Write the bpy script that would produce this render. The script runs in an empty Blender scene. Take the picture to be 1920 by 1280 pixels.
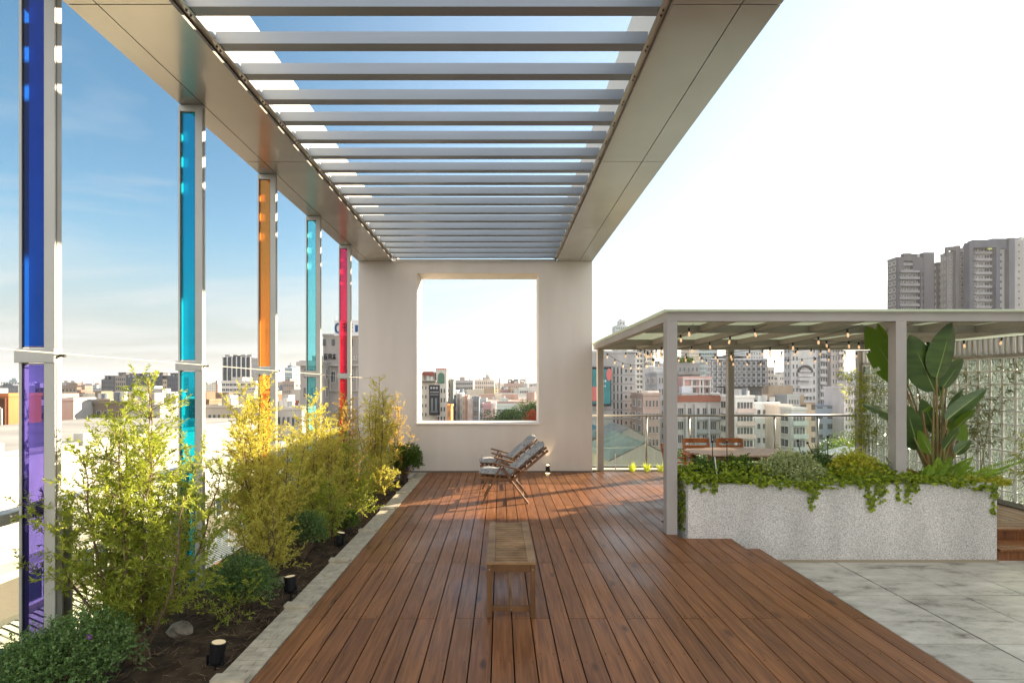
import bpy, math, random
import numpy as np
from mathutils import Vector, Matrix
R = math.radians
random.seed(7); rng = np.random.default_rng(11)
SC = bpy.context.scene
COL = SC.collection
F, CX, CY, H = 970.0, 938.0, 724.0, 1.72        # focal length in photo pixels, vanishing point, eye height

# ------------------------------------------------------------------ camera, sky, sun, exposure
cam = bpy.data.cameras.new('camera'); camo = bpy.data.objects.new('camera', cam); COL.objects.link(camo)
camo.location = (0, 0, H); camo.rotation_euler = (R(90), 0, 0)
cam.sensor_width = 36; cam.lens = 36 * F / 1920
cam.shift_x = 22 / 1920; cam.shift_y = 84 / 1920
cam.clip_start = 0.05; cam.clip_end = 30000
SC.camera = camo
SUN_AZ, SUN_EL = R(31), R(17.6)                  # azimuth measured from +X towards +Y
W = bpy.data.worlds.new('World'); SC.world = W; W.use_nodes = True
wn = W.node_tree.nodes; wl = W.node_tree.links; wn.clear()
sky = wn.new('ShaderNodeTexSky'); sky.sky_type = 'NISHITA'; sky.sun_disc = False
sky.sun_elevation = SUN_EL; sky.sun_rotation = R(90) - SUN_AZ
sky.altitude = 50; sky.air_density = 1.1; sky.dust_density = 0.5; sky.ozone_density = 1.6
geo = wn.new('ShaderNodeTexCoord')
sep = wn.new('ShaderNodeSeparateXYZ'); wl.new(geo.outputs['Generated'], sep.inputs[0])
zz = wn.new('ShaderNodeMath'); zz.operation = 'MAXIMUM'; zz.inputs[1].default_value = 0.0; wl.new(sep.outputs[2], zz.inputs[0])
za = wn.new('ShaderNodeMath'); za.operation = 'ADD'; za.inputs[1].default_value = 0.09; wl.new(zz.outputs[0], za.inputs[0])
dx = wn.new('ShaderNodeMath'); dx.operation = 'DIVIDE'; wl.new(sep.outputs[0], dx.inputs[0]); wl.new(za.outputs[0], dx.inputs[1])
dy = wn.new('ShaderNodeMath'); dy.operation = 'DIVIDE'; wl.new(sep.outputs[1], dy.inputs[0]); wl.new(za.outputs[0], dy.inputs[1])
cmb = wn.new('ShaderNodeCombineXYZ'); wl.new(dx.outputs[0], cmb.inputs[0]); wl.new(dy.outputs[0], cmb.inputs[1])
mp = wn.new('ShaderNodeMapping'); mp.inputs['Rotation'].default_value = (0, 0, R(20)); mp.inputs['Scale'].default_value = (0.28, 0.62, 1)
mp.inputs['Location'].default_value = (1.3, 0.4, 0)
wl.new(cmb.outputs[0], mp.inputs[0])
cn = wn.new('ShaderNodeTexNoise'); cn.inputs['Scale'].default_value = 1.15; cn.inputs['Detail'].default_value = 9; cn.inputs['Roughness'].default_value = 0.56
cn.inputs['Distortion'].default_value = 0.5
wl.new(mp.outputs[0], cn.inputs['Vector'])
cr = wn.new('ShaderNodeMapRange'); cr.inputs['From Min'].default_value = 0.46; cr.inputs['From Max'].default_value = 0.68
cr.inputs['To Max'].default_value = 0.85; wl.new(cn.outputs['Fac'], cr.inputs['Value'])
hsv = wn.new('ShaderNodeHueSaturation'); hsv.inputs['Saturation'].default_value = 1.28; hsv.inputs['Value'].default_value = 0.62; hsv.inputs['Hue'].default_value = 0.49; wl.new(sky.outputs[0], hsv.inputs['Color'])
# pale haze band low over the horizon (part of the sky)
hzr = wn.new('ShaderNodeMapRange'); hzr.interpolation_type = 'SMOOTHERSTEP'; hzr.inputs['From Min'].default_value = 0.0; hzr.inputs['From Max'].default_value = 0.30; hzr.inputs['To Min'].default_value = 0.86; hzr.inputs['To Max'].default_value = 0.0
wl.new(sep.outputs[2], hzr.inputs['Value'])
hmx = wn.new('ShaderNodeMix'); hmx.data_type = 'RGBA'; wl.new(hzr.outputs[0], hmx.inputs['Factor']); wl.new(hsv.outputs[0], hmx.inputs['A']); hmx.inputs['B'].default_value = (1.52, 1.58, 1.60, 1)
# whiter, brighter haze towards the sun
dt = wn.new('ShaderNodeVectorMath'); dt.operation = 'DOT_PRODUCT'; wl.new(geo.outputs['Generated'], dt.inputs[0]); dt.inputs[1].default_value = (math.cos(SUN_EL)*math.cos(SUN_AZ), math.cos(SUN_EL)*math.sin(SUN_AZ), math.sin(SUN_EL))
gl_ = wn.new('ShaderNodeMapRange'); gl_.interpolation_type = 'SMOOTHSTEP'; gl_.inputs['From Min'].default_value = 0.1; gl_.inputs['From Max'].default_value = 1.0; gl_.inputs['To Min'].default_value = 0.0; gl_.inputs['To Max'].default_value = 1.4; wl.new(dt.outputs['Value'], gl_.inputs['Value'])
gv = wn.new('ShaderNodeVectorMath'); gv.operation = 'SCALE'; gv.inputs[0].default_value = (1.0, 0.97, 0.90); wl.new(gl_.outputs[0], gv.inputs['Scale'])
gadd = wn.new('ShaderNodeVectorMath'); gadd.operation = 'ADD'; wl.new(hmx.outputs['Result'], gadd.inputs[0]); wl.new(gv.outputs[0], gadd.inputs[1])
# unseen bright cloud added behind the camera as fill light for shaded faces
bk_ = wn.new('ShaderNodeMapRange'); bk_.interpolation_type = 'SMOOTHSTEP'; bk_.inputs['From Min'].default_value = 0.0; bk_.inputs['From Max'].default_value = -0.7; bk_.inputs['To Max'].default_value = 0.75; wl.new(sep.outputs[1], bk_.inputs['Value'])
cmx = wn.new('ShaderNodeMix'); cmx.data_type = 'RGBA'
wl.new(cr.outputs[0], cmx.inputs['Factor'])
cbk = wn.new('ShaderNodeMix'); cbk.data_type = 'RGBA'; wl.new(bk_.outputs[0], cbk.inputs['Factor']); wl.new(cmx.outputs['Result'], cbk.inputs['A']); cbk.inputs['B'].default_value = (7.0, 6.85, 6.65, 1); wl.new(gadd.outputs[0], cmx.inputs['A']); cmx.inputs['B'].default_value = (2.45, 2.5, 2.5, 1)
bg = wn.new('ShaderNodeBackground'); bg.inputs['Strength'].default_value = 0.085
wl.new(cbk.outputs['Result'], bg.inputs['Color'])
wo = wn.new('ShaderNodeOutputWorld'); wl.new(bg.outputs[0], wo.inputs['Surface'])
sl = bpy.data.lights.new('sun', 'SUN'); sl.energy = 5.0; sl.angle = R(0.6); sl.color = (1.0, 0.83, 0.62)
so = bpy.data.objects.new('sun', sl); COL.objects.link(so); so.location = (40, 25, 30)
sd = Vector((math.cos(SUN_EL) * math.cos(SUN_AZ), math.cos(SUN_EL) * math.sin(SUN_AZ), math.sin(SUN_EL)))
so.rotation_euler = sd.to_track_quat('Z', 'Y').to_euler()
SC.view_settings.view_transform = 'Standard'; SC.view_settings.look = 'None'
SC.view_settings.exposure = 2.05; SC.view_settings.gamma = 1.0
SC.cycles.max_bounces = 8; SC.cycles.transparent_max_bounces = 24; SC.cycles.diffuse_bounces = 3
SC.cycles.glossy_bounces = 3; SC.cycles.transmission_bounces = 4
SC.cycles.caustics_reflective = False; SC.cycles.caustics_refractive = False
SC.cycles.sample_clamp_indirect = 6

# ------------------------------------------------------------------ materials
def lin(*c):
    return tuple(((v / 255) / 12.92 if v / 255 <= 0.04045 else ((v / 255 + 0.055) / 1.055) ** 2.4) for v in c) + (1,)
MATS = {}
def mat(name, col, rough=0.6, metal=0.0, spec=0.4, col2=None, nscale=3.0, ndet=5, bump=0.0, bscale=40, stretch=None, emis=None, emis_s=0, contrast=(0.35, 0.65), island=0.0):
    if name in MATS: return MATS[name]
    m = bpy.data.materials.new(name); m.use_nodes = True; n = m.node_tree.nodes; l = m.node_tree.links
    b = n['Principled BSDF']; b.inputs['Roughness'].default_value = rough; b.inputs['Metallic'].default_value = metal
    b.inputs['Specular IOR Level'].default_value = spec; b.inputs['Base Color'].default_value = col
    tc = n.new('ShaderNodeTexCoord'); src = tc.outputs['Object']
    if stretch:
        mpn = n.new('ShaderNodeMapping'); mpn.inputs['Scale'].default_value = stretch; l.new(src, mpn.inputs[0]); src = mpn.outputs[0]
    out = None
    if col2 is not None:
        t = n.new('ShaderNodeTexNoise'); t.inputs['Scale'].default_value = nscale; t.inputs['Detail'].default_value = ndet; l.new(src, t.inputs['Vector'])
        mr = n.new('ShaderNodeMapRange'); mr.inputs['From Min'].default_value = contrast[0]; mr.inputs['From Max'].default_value = contrast[1]; l.new(t.outputs['Fac'], mr.inputs['Value'])
        mx = n.new('ShaderNodeMix'); mx.data_type = 'RGBA'; mx.inputs['A'].default_value = col; mx.inputs['B'].default_value = col2
        l.new(mr.outputs[0], mx.inputs['Factor']); out = mx.outputs['Result']
    if island:
        g = n.new('ShaderNodeNewGeometry'); mr = n.new('ShaderNodeMapRange'); mr.inputs['To Min'].default_value = 1 - island; mr.inputs['To Max'].default_value = 1 + island
        l.new(g.outputs['Random Per Island'], mr.inputs['Value'])
        hs = n.new('ShaderNodeHueSaturation'); l.new(mr.outputs[0], hs.inputs['Value'])
        if out: l.new(out, hs.inputs['Color'])
        else: hs.inputs['Color'].default_value = col
        out = hs.outputs[0]
    if out: l.new(out, b.inputs['Base Color'])
    if bump:
        t2 = n.new('ShaderNodeTexNoise'); t2.inputs['Scale'].default_value = bscale; t2.inputs['Detail'].default_value = 4; l.new(src, t2.inputs['Vector'])
        bp = n.new('ShaderNodeBump'); bp.inputs['Strength'].default_value = bump; bp.inputs['Distance'].default_value = 0.01
        l.new(t2.outputs['Fac'], bp.inputs['Height']); l.new(bp.outputs[0], b.inputs['Normal'])
    if emis:
        b.inputs['Emission Color'].default_value = emis; b.inputs['Emission Strength'].default_value = emis_s
    MATS[name] = m; return m
def leafmat(name, c1, c2, c3=None, trans=0.45, rough=0.5):
    if name in MATS: return MATS[name]
    m = bpy.data.materials.new(name); m.use_nodes = True; n = m.node_tree.nodes; l = m.node_tree.links; n.clear()
    g = n.new('ShaderNodeNewGeometry'); r = n.new('ShaderNodeValToRGB'); l.new(g.outputs['Random Per Island'], r.inputs[0])
    r.color_ramp.elements[0].color = c1; r.color_ramp.elements[1].color = c2
    if c3: e = r.color_ramp.elements.new(0.85); e.color = c3; r.color_ramp.elements[1].position = 0.8 if False else r.color_ramp.elements[1].position
    d = n.new('ShaderNodeBsdfPrincipled'); d.inputs['Roughness'].default_value = rough; d.inputs['Specular IOR Level'].default_value = 0.3
    t = n.new('ShaderNodeBsdfTranslucent'); l.new(r.outputs[0], d.inputs['Base Color'])
    hs = n.new('ShaderNodeHueSaturation'); hs.inputs['Value'].default_value = 1.5; hs.inputs['Saturation'].default_value = 1.1; l.new(r.outputs[0], hs.inputs['Color']); l.new(hs.outputs[0], t.inputs['Color'])
    x = n.new('ShaderNodeMixShader'); x.inputs[0].default_value = trans; l.new(d.outputs[0], x.inputs[1]); l.new(t.outputs[0], x.inputs[2])
    o = n.new('ShaderNodeOutputMaterial'); l.new(x.outputs[0], o.inputs[0]); MATS[name] = m; return m
def glassmat(name, tint, refl=0.08, rough=0.02, haze=0.0, bump=0, bscale=8, film=None):
    if name in MATS: return MATS[name]
    m = bpy.data.materials.new(name); m.use_nodes = True; n = m.node_tree.nodes; l = m.node_tree.links; n.clear()
    t = n.new('ShaderNodeBsdfTransparent'); t.inputs[0].default_value = tint
    g = n.new('ShaderNodeBsdfGlossy'); g.inputs['Roughness'].default_value = rough; g.inputs['Color'].default_value = (1, 1, 1, 1)
    lw0 = n.new('ShaderNodeLayerWeight'); lw0.inputs[0].default_value = 0.5; lw = n.new('ShaderNodeMath'); lw.operation = 'POWER'; lw.inputs[1].default_value = 4.5; l.new(lw0.outputs['Facing'], lw.inputs[0])
    a = n.new('ShaderNodeMath'); a.operation = 'MULTIPLY_ADD'; a.inputs[1].default_value = 1.0; a.inputs[2].default_value = refl; a.use_clamp = True; l.new(lw.outputs[0], a.inputs[0])
    x = n.new('ShaderNodeMixShader'); l.new(a.outputs[0], x.inputs[0]); l.new(t.outputs[0], x.inputs[1]); l.new(g.outputs[0], x.inputs[2]); last = x
    if film:
        d = n.new('ShaderNodeBsdfTranslucent'); d.inputs[0].default_value = film+(1,); d3 = n.new('ShaderNodeBsdfDiffuse'); d3.inputs[0].default_value = film+(1,)
        ad_ = n.new('ShaderNodeMixShader'); ad_.inputs[0].default_value = 0.35; l.new(d.outputs[0], ad_.inputs[1]); l.new(d3.outputs[0], ad_.inputs[2])
        y = n.new('ShaderNodeMixShader'); y.inputs[0].default_value = 0.15; l.new(last.outputs[0], y.inputs[1]); l.new(ad_.outputs[0], y.inputs[2]); last = y
    if haze:
        d = n.new('ShaderNodeBsdfTranslucent'); d.inputs[0].default_value = (0.8, 0.85, 0.82, 1)
        d2 = n.new('ShaderNodeBsdfDiffuse'); d2.inputs[0].default_value = (0.7, 0.76, 0.73, 1)
        xd = n.new('ShaderNodeMixShader'); xd.inputs[0].default_value = 0.5; l.new(d.outputs[0], xd.inputs[1]); l.new(d2.outputs[0], xd.inputs[2])
        y = n.new('ShaderNodeMixShader'); y.inputs[0].default_value = haze; l.new(last.outputs[0], y.inputs[1]); l.new(xd.outputs[0], y.inputs[2]); last = y
    if bump:
        tc = n.new('ShaderNodeTexCoord'); t2 = n.new('ShaderNodeTexNoise'); t2.inputs['Scale'].default_value = bscale; t2.inputs['Detail'].default_value = 1; l.new(tc.outputs['Object'], t2.inputs['Vector'])
        bp = n.new('ShaderNodeBump'); bp.inputs['Strength'].default_value = bump; bp.inputs['Distance'].default_value = 0.03
        l.new(t2.outputs['Fac'], bp.inputs['Height']); l.new(bp.outputs[0], g.inputs['Normal'])
    o = n.new('ShaderNodeOutputMaterial'); l.new(last.outputs[0], o.inputs[0]); MATS[name] = m; return m

# ------------------------------------------------------------------ mesh helpers
ORG = {}
class MB:
    def __init__(s): s.v = []; s.f = []; s.m = []; s.mi = 0
    def quad(s, a, b, c, d):
        k = len(s.v); s.v += [a, b, c, d]; s.f.append((k, k+1, k+2, k+3)); s.m.append(s.mi); return s
    def box(s, x0, x1, y0, y1, z0, z1):
        k = len(s.v)
        s.v += [(x0,y0,z0),(x1,y0,z0),(x1,y1,z0),(x0,y1,z0),(x0,y0,z1),(x1,y0,z1),(x1,y1,z1),(x0,y1,z1)]
        for q in ((0,3,2,1),(4,5,6,7),(0,1,5,4),(1,2,6,5),(2,3,7,6),(3,0,4,7)): s.f.append(tuple(k+i for i in q)); s.m.append(s.mi)
        return s
    def bar(s, p0, p1, w, h, up=(0,0,1)):
        p0 = Vector(p0); p1 = Vector(p1); d = (p1-p0).normalized(); u = Vector(up); a = d.cross(u)
        if a.length < 1e-4: a = d.cross(Vector((0,1,0)))
        a.normalize(); b = a.cross(d).normalized(); k = len(s.v)
        for p in (p0, p1):
            for (i, j) in ((-1,-1),(1,-1),(1,1),(-1,1)): s.v.append(tuple(p + a*(i*w/2) + b*(j*h/2)))
        for q in ((0,1,2,3),(7,6,5,4),(0,4,5,1),(1,5,6,2),(2,6,7,3),(3,7,4,0)): s.f.append(tuple(k+i for i in q)); s.m.append(s.mi)
        return s
    def tube(s, pts, rad, n=6, cap=True):
        pts = [Vector(p) for p in pts]; rads = rad if hasattr(rad, '__len__') else [rad]*len(pts); k = len(s.v)
        for i, p in enumerate(pts):
            d = (pts[min(i+1, len(pts)-1)] - pts[max(i-1, 0)]).normalized()
            a = d.cross(Vector((0,0,1)) if abs(d.z) < 0.9 else Vector((1,0,0))).normalized(); b = d.cross(a)
            for j in range(n):
                t = 2*math.pi*j/n; s.v.append(tuple(p + (a*math.cos(t) + b*math.sin(t))*rads[i]))
        for i in range(len(pts)-1):
            for j in range(n):
                s.f.append((k+i*n+j, k+i*n+(j+1)%n, k+(i+1)*n+(j+1)%n, k+(i+1)*n+j)); s.m.append(s.mi)
        if cap:
            s.f.append(tuple(k+j for j in range(n))[::-1]); s.m.append(s.mi)
            s.f.append(tuple(k+(len(pts)-1)*n+j for j in range(n))); s.m.append(s.mi)
        return s
    def prism(s, poly, y0, y1, axis='y'):
        """polygon in xz (axis y) / xy (axis z) / yz (axis x) extruded"""
        k = len(s.v); n = len(poly)
        def P(u, v, w): return (u, w, v) if axis == 'y' else ((u, v, w) if axis == 'z' else (w, u, v))
        for w in (y0, y1):
            for (u, v) in poly: s.v.append(P(u, v, w))
        s.f.append(tuple(range(k, k+n))); s.f.append(tuple(range(k+2*n-1, k+n-1, -1))); s.m += [s.mi, s.mi]
        for i in range(n): s.f.append((k+i, k+n+i, k+n+(i+1)%n, k+(i+1)%n)); s.m.append(s.mi)
        return s
    def sphere(s, c, r, n=8, m=6, sc=(1,1,1)):
        pts = []
        k = len(s.v)
        for i in range(m+1):
            ph = math.pi*i/m
            for j in range(n):
                t = 2*math.pi*j/n
                s.v.append((c[0]+r*sc[0]*math.sin(ph)*math.cos(t), c[1]+r*sc[1]*math.sin(ph)*math.sin(t), c[2]+r*sc[2]*math.cos(ph)))
        for i in range(m):
            for j in range(n): s.f.append((k+i*n+j, k+(i+1)*n+j, k+(i+1)*n+(j+1)%n, k+i*n+(j+1)%n)); s.m.append(s.mi)
        return s
    def build(s, name, mats, parent=None, bevel=0, smooth=False, **props):
        if not isinstance(mats, (list, tuple)): mats = [mats]
        me = bpy.data.meshes.new(name); o = ORG.get(parent.name, (0,0,0)) if parent else (0,0,0)
        me.from_pydata([(v[0]-o[0], v[1]-o[1], v[2]-o[2]) for v in s.v], [], s.f)
        for mm in mats: me.materials.append(mm)
        if len(mats) > 1: me.polygons.foreach_set('material_index', s.m)
        if smooth: me.polygons.foreach_set('use_smooth', [True]*len(me.polygons))
        me.update()
        ob = bpy.data.objects.new(name, me); COL.objects.link(ob)
        if parent: ob.parent = parent; ORG[ob.name] = o
        if bevel:
            b = ob.modifiers.new('bevel', 'BEVEL'); b.width = bevel; b.segments = 2; b.limit_method = 'ANGLE'
        for k, v in props.items(): ob[k] = v
        return ob
def thing(name, label, cat, loc=(0,0,0), group=None):
    o = bpy.data.objects.new(name, None); COL.objects.link(o); o.location = loc; o.empty_display_size = 0.2
    o['label'] = label; o['category'] = cat
    if group: o['group'] = group
    ORG[o.name] = tuple(loc); return o
def tag(o, label, cat, group=None):
    o['label'] = label; o['category'] = cat
    if group: o['group'] = group
    return o
def recenter(o):
    """move a one-mesh thing's origin to the base of its mesh"""
    me = o.data; n = len(me.vertices); a = np.empty(n*3); me.vertices.foreach_get('co', a); a = a.reshape(-1,3)
    c = np.array([(a[:,0].min()+a[:,0].max())/2, (a[:,1].min()+a[:,1].max())/2, a[:,2].min()])
    me.vertices.foreach_set('co', (a-c).ravel()); me.update(); o.location = Vector(c); return o
def copy_tree(o, parent=None):
    c = o.copy(); COL.objects.link(c); c.parent = parent
    for ch in list(o.children): copy_tree(ch, c)
    return c
def np_mesh(name, V, k, mats, parent=None, midx=None, smooth=False):
    """V: (n*k,3) vertices, faces of k consecutive verts"""
    o = ORG.get(parent.name, (0,0,0)) if parent else (0,0,0)
    V = np.asarray(V, dtype=np.float32).reshape(-1,3) - np.array(o, dtype=np.float32)
    nf = len(V)//k; me = bpy.data.meshes.new(name); me.vertices.add(len(V)); me.vertices.foreach_set('co', V.ravel())
    me.loops.add(len(V)); me.loops.foreach_set('vertex_index', np.arange(len(V), dtype=np.int32))
    me.polygons.add(nf); me.polygons.foreach_set('loop_start', np.arange(nf, dtype=np.int32)*k); me.polygons.foreach_set('loop_total', np.full(nf, k, dtype=np.int32))
    if not isinstance(mats, (list, tuple)): mats = [mats]
    for m in mats: me.materials.append(m)
    if midx is not None: me.polygons.foreach_set('material_index', np.asarray(midx, dtype=np.int32))
    me.update(calc_edges=True); ob = bpy.data.objects.new(name, me); COL.objects.link(ob)
    if parent: ob.parent = parent; ORG[ob.name] = o
    return ob
def unit(a): return a / np.maximum(np.linalg.norm(a, axis=-1, keepdims=True), 1e-9)
def leaves(P, D, L, Wd, droop=0.0):
    """rhombic leaves at points P along D, length L, width Wd, random roll -> (n*4,3)"""
    n = len(P); D = unit(D); rnd = unit(rng.normal(size=(n,3))); S = unit(np.cross(D, rnd)); L = np.broadcast_to(L, n)[:,None]; Wd = np.broadcast_to(Wd, n)[:,None]
    tip = P + D*L; tip[:,2] -= droop*L[:,0]; mid = P + D*L*0.45
    return np.stack([P, mid + S*Wd/2, tip, mid - S*Wd/2], axis=1).reshape(-1,3)
def X(px, d): return (px - CX) / F * d
def Z(py, d): return H - (py - CY) / F * d

# common materials
M_metal = mat('painted_metal', lin(180,178,170), 0.42, 0.2, 0.5, col2=lin(168,166,158), nscale=1.2, bump=0.02, bscale=3)
M_panel = mat('beam_panel', lin(186,183,177), 0.22, 0.5, 0.5, col2=lin(172,169,163), nscale=0.8, bump=0.05, bscale=1.5)
M_slat = mat('slat_metal', lin(130,138,148), 0.38, 0.5, 0.5, col2=lin(120,128,138), nscale=2, stretch=(0.3,3,3))
M_seam = mat('dark_seam', lin(48,44,38), 0.8)
M_bolt = mat('bolt', lin(60,58,54), 0.4, 0.8)
M_white = mat('white_plaster', lin(214,208,200), 0.75, 0, 0.25, col2=lin(203,196,186), nscale=1.4, stretch=(1.6,1.6,0.35), contrast=(0.3,0.75), bump=0.06, bscale=60)
M_upst = mat('white_upstand', lin(205,203,198), 0.6)
M_steel = mat('brushed_steel', lin(160,158,150), 0.3, 0.8, 0.5)
M_dark = mat('black_plastic', lin(22,22,24), 0.45)
M_soil = mat('soil_dark', lin(58,46,36), 0.95, 0, 0.1, col2=lin(88,74,58), nscale=9, bump=0.9, bscale=30)
M_bark = mat('bark', lin(98,80,62), 0.9, 0, 0.2, col2=lin(130,112,90), nscale=30)
M_teak = mat('teak', lin(128,92,58), 0.5, 0, 0.4, col2=lin(96,64,38), nscale=6, stretch=(1,6,6), bump=0.1, island=0.12)
M_teak2 = mat('teak_bench', lin(150,118,82), 0.6, 0, 0.3, col2=lin(116,86,54), nscale=3, stretch=(2,2,6), bump=0.1, island=0.15)
G_clear = glassmat('clear_glass', (0.90,0.94,0.92,1), 0.03, 0.01)

# ------------------------------------------------------------------ the setting: terrace
def wood():
    m = bpy.data.materials.new('deck_wood'); m.use_nodes = True; n = m.node_tree.nodes; l = m.node_tree.links; b = n['Principled BSDF']
    tc = n.new('ShaderNodeTexCoord'); g = n.new('ShaderNodeNewGeometry')
    off = n.new('ShaderNodeVectorMath'); off.operation = 'MULTIPLY_ADD'; l.new(g.outputs['Random Per Island'], off.inputs[0]); off.inputs[1].default_value = (13, 31, 7)
    l.new(tc.outputs['Object'], off.inputs[2])
    mp1 = n.new('ShaderNodeMapping'); mp1.inputs['Scale'].default_value = (22, 1.1, 1); l.new(off.outputs[0], mp1.inputs[0])
    n1 = n.new('ShaderNodeTexNoise'); n1.inputs['Scale'].default_value = 2.0; n1.inputs['Detail'].default_value = 6; n1.inputs['Distortion'].default_value = 0.8; l.new(mp1.outputs[0], n1.inputs['Vector'])
    r = n.new('ShaderNodeValToRGB'); l.new(n1.outputs['Fac'], r.inputs[0])
    e = r.color_ramp.elements; e[0].position = 0.3; e[0].color = lin(94,56,32); e[1].position = 0.78; e[1].color = lin(156,102,60)
    # knots
    mp2 = n.new('ShaderNodeMapping'); mp2.inputs['Scale'].default_value = (5.5, 2.1, 1); l.new(off.outputs[0], mp2.inputs[0])
    v = n.new('ShaderNodeTexVoronoi'); v.inputs['Scale'].default_value = 1.0; l.new(mp2.outputs[0], v.inputs['Vector'])
    kr = n.new('ShaderNodeMapRange'); kr.inputs['From Min'].default_value = 0.07; kr.inputs['From Max'].default_value = 0.17; kr.inputs['To Min'].default_value = 0.85; kr.inputs['To Max'].default_value = 0.0; l.new(v.outputs['Distance'], kr.inputs['Value'])
    wn_ = n.new('ShaderNodeTexWhiteNoise'); l.new(v.outputs['Color'], wn_.inputs['Vector'])
    gt = n.new('ShaderNodeMath'); gt.operation = 'GREATER_THAN'; gt.inputs[1].default_value = 0.5; l.new(wn_.outputs['Value'], gt.inputs[0])
    km = n.new('ShaderNodeMath'); km.operation = 'MULTIPLY'; l.new(kr.outputs[0], km.inputs[0]); l.new(gt.outputs[0], km.inputs[1])
    mx = n.new('ShaderNodeMix'); mx.data_type = 'RGBA'; l.new(km.outputs[0], mx.inputs['Factor']); l.new(r.outputs[0], mx.inputs['A']); mx.inputs['B'].default_value = lin(62,34,24)
    # weathering patches + per board value
    n3 = n.new('ShaderNodeTexNoise'); n3.inputs['Scale'].default_value = 1.3; n3.inputs['Detail'].default_value = 4; l.new(tc.outputs['Object'], n3.inputs['Vector'])
    mr = n.new('ShaderNodeMapRange'); mr.inputs['From Min'].default_value = 0.4; mr.inputs['From Max'].default_value = 0.7; mr.inputs['To Max'].default_value = 0.3; l.new(n3.outputs['Fac'], mr.inputs['Value'])
    mx2 = n.new('ShaderNodeMix'); mx2.data_type = 'RGBA'; l.new(mr.outputs[0], mx2.inputs['Factor']); l.new(mx.outputs['Result'], mx2.inputs['A']); mx2.inputs['B'].default_value = lin(138,104,76)
    hs = n.new('ShaderNodeHueSaturation'); vr = n.new('ShaderNodeMapRange'); vr.inputs['To Min'].default_value = 0.80; vr.inputs['To Max'].default_value = 1.14; l.new(g.outputs['Random Per Island'], vr.inputs['Value'])
    l.new(vr.outputs[0], hs.inputs['Value']); l.new(mx2.outputs['Result'], hs.inputs['Color']); l.new(hs.outputs[0], b.inputs['Base Color'])
    rr = n.new('ShaderNodeMapRange'); b.inputs['Specular IOR Level'].default_value = 0.3; rr.inputs['From Min'].default_value = 0.35; rr.inputs['From Max'].default_value = 0.65; rr.inputs['To Min'].default_value = 0.30; rr.inputs['To Max'].default_value = 0.55; l.new(n3.outputs['Fac'], rr.inputs['Value']); l.new(rr.outputs[0], b.inputs['Roughness'])
    bp = n.new('ShaderNodeBump'); bp.inputs['Strength'].default_value = 0.15; bp.inputs['Distance'].default_value = 0.004; l.new(n1.outputs['Fac'], bp.inputs['Height']); l.new(bp.outputs[0], b.inputs['Normal'])
    return m
M_wood = wood()
PITCH = 0.1405
dk = MB(); i = 0; x = -1.455
while x < 7.55:
    x1 = x + PITCH - 0.009
    if x > 2.70: y0 = 6.62          # behind the planter
    elif x > 2.50: y0 = None
    else: y0 = 0.3
    y1 = 10.34 if x < 1.83 else 10.42
    ys = 0.3 if x < 2.70 else 6.62
    ye = 5.49 if 2.50 < x < 2.70 else y1
    segs = [(ys, ye)] if not (2.50 < x < 2.70) else [(0.3, 5.49), (6.62, y1)]
    if 1.95 < x < 2.50: segs = [(0.3, 5.86), (6.62, y1)]
    for (a, b) in segs:
        js = [3.84, 6.26, 8.68] if i % 3 == 0 else ([2.62, 5.05, 7.47, 9.9] if i % 3 == 1 else [1.4, 3.84, 5.05, 7.47])
        cuts = [a] + [j for j in js if a + 0.3 < j < b - 0.3] + [b]
        for c0, c1 in zip(cuts[:-1], cuts[1:]):
            z = random.uniform(-0.0012, 0.0012)
            dk.mi = 0; dk.box(x, x1, c0 + 0.002, c1 - 0.002, -0.028, z)
            dk.mi = 1; yy = c0 + 0.03
            while yy < c1 and x < 2.8:
                for q in (0.025, PITCH - 0.032):
                    dk.box(x+q-0.0025, x+q+0.0025, yy-0.0025, yy+0.0025, -0.005, 0.0022)
                yy += 0.6
    x += PITCH; i += 1
dk.build('deck', [M_wood, M_bolt], kind='structure')
M_under = mat('deck_underside', lin(30,22,16), 0.9)
ub = MB(); ub.box(-1.455, 2.72, 0.3, 5.47, -0.26, -0.06).box(-1.455, 2.52, 5.47, 5.86, -0.26, -0.06).box(-1.455, 2.0, 5.86, 6.7, -0.26, -0.06).box(-1.455, 7.55, 6.7, 10.9, -0.26, -0.06)
ub.build('deck_base', M_under, kind='structure')

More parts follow.
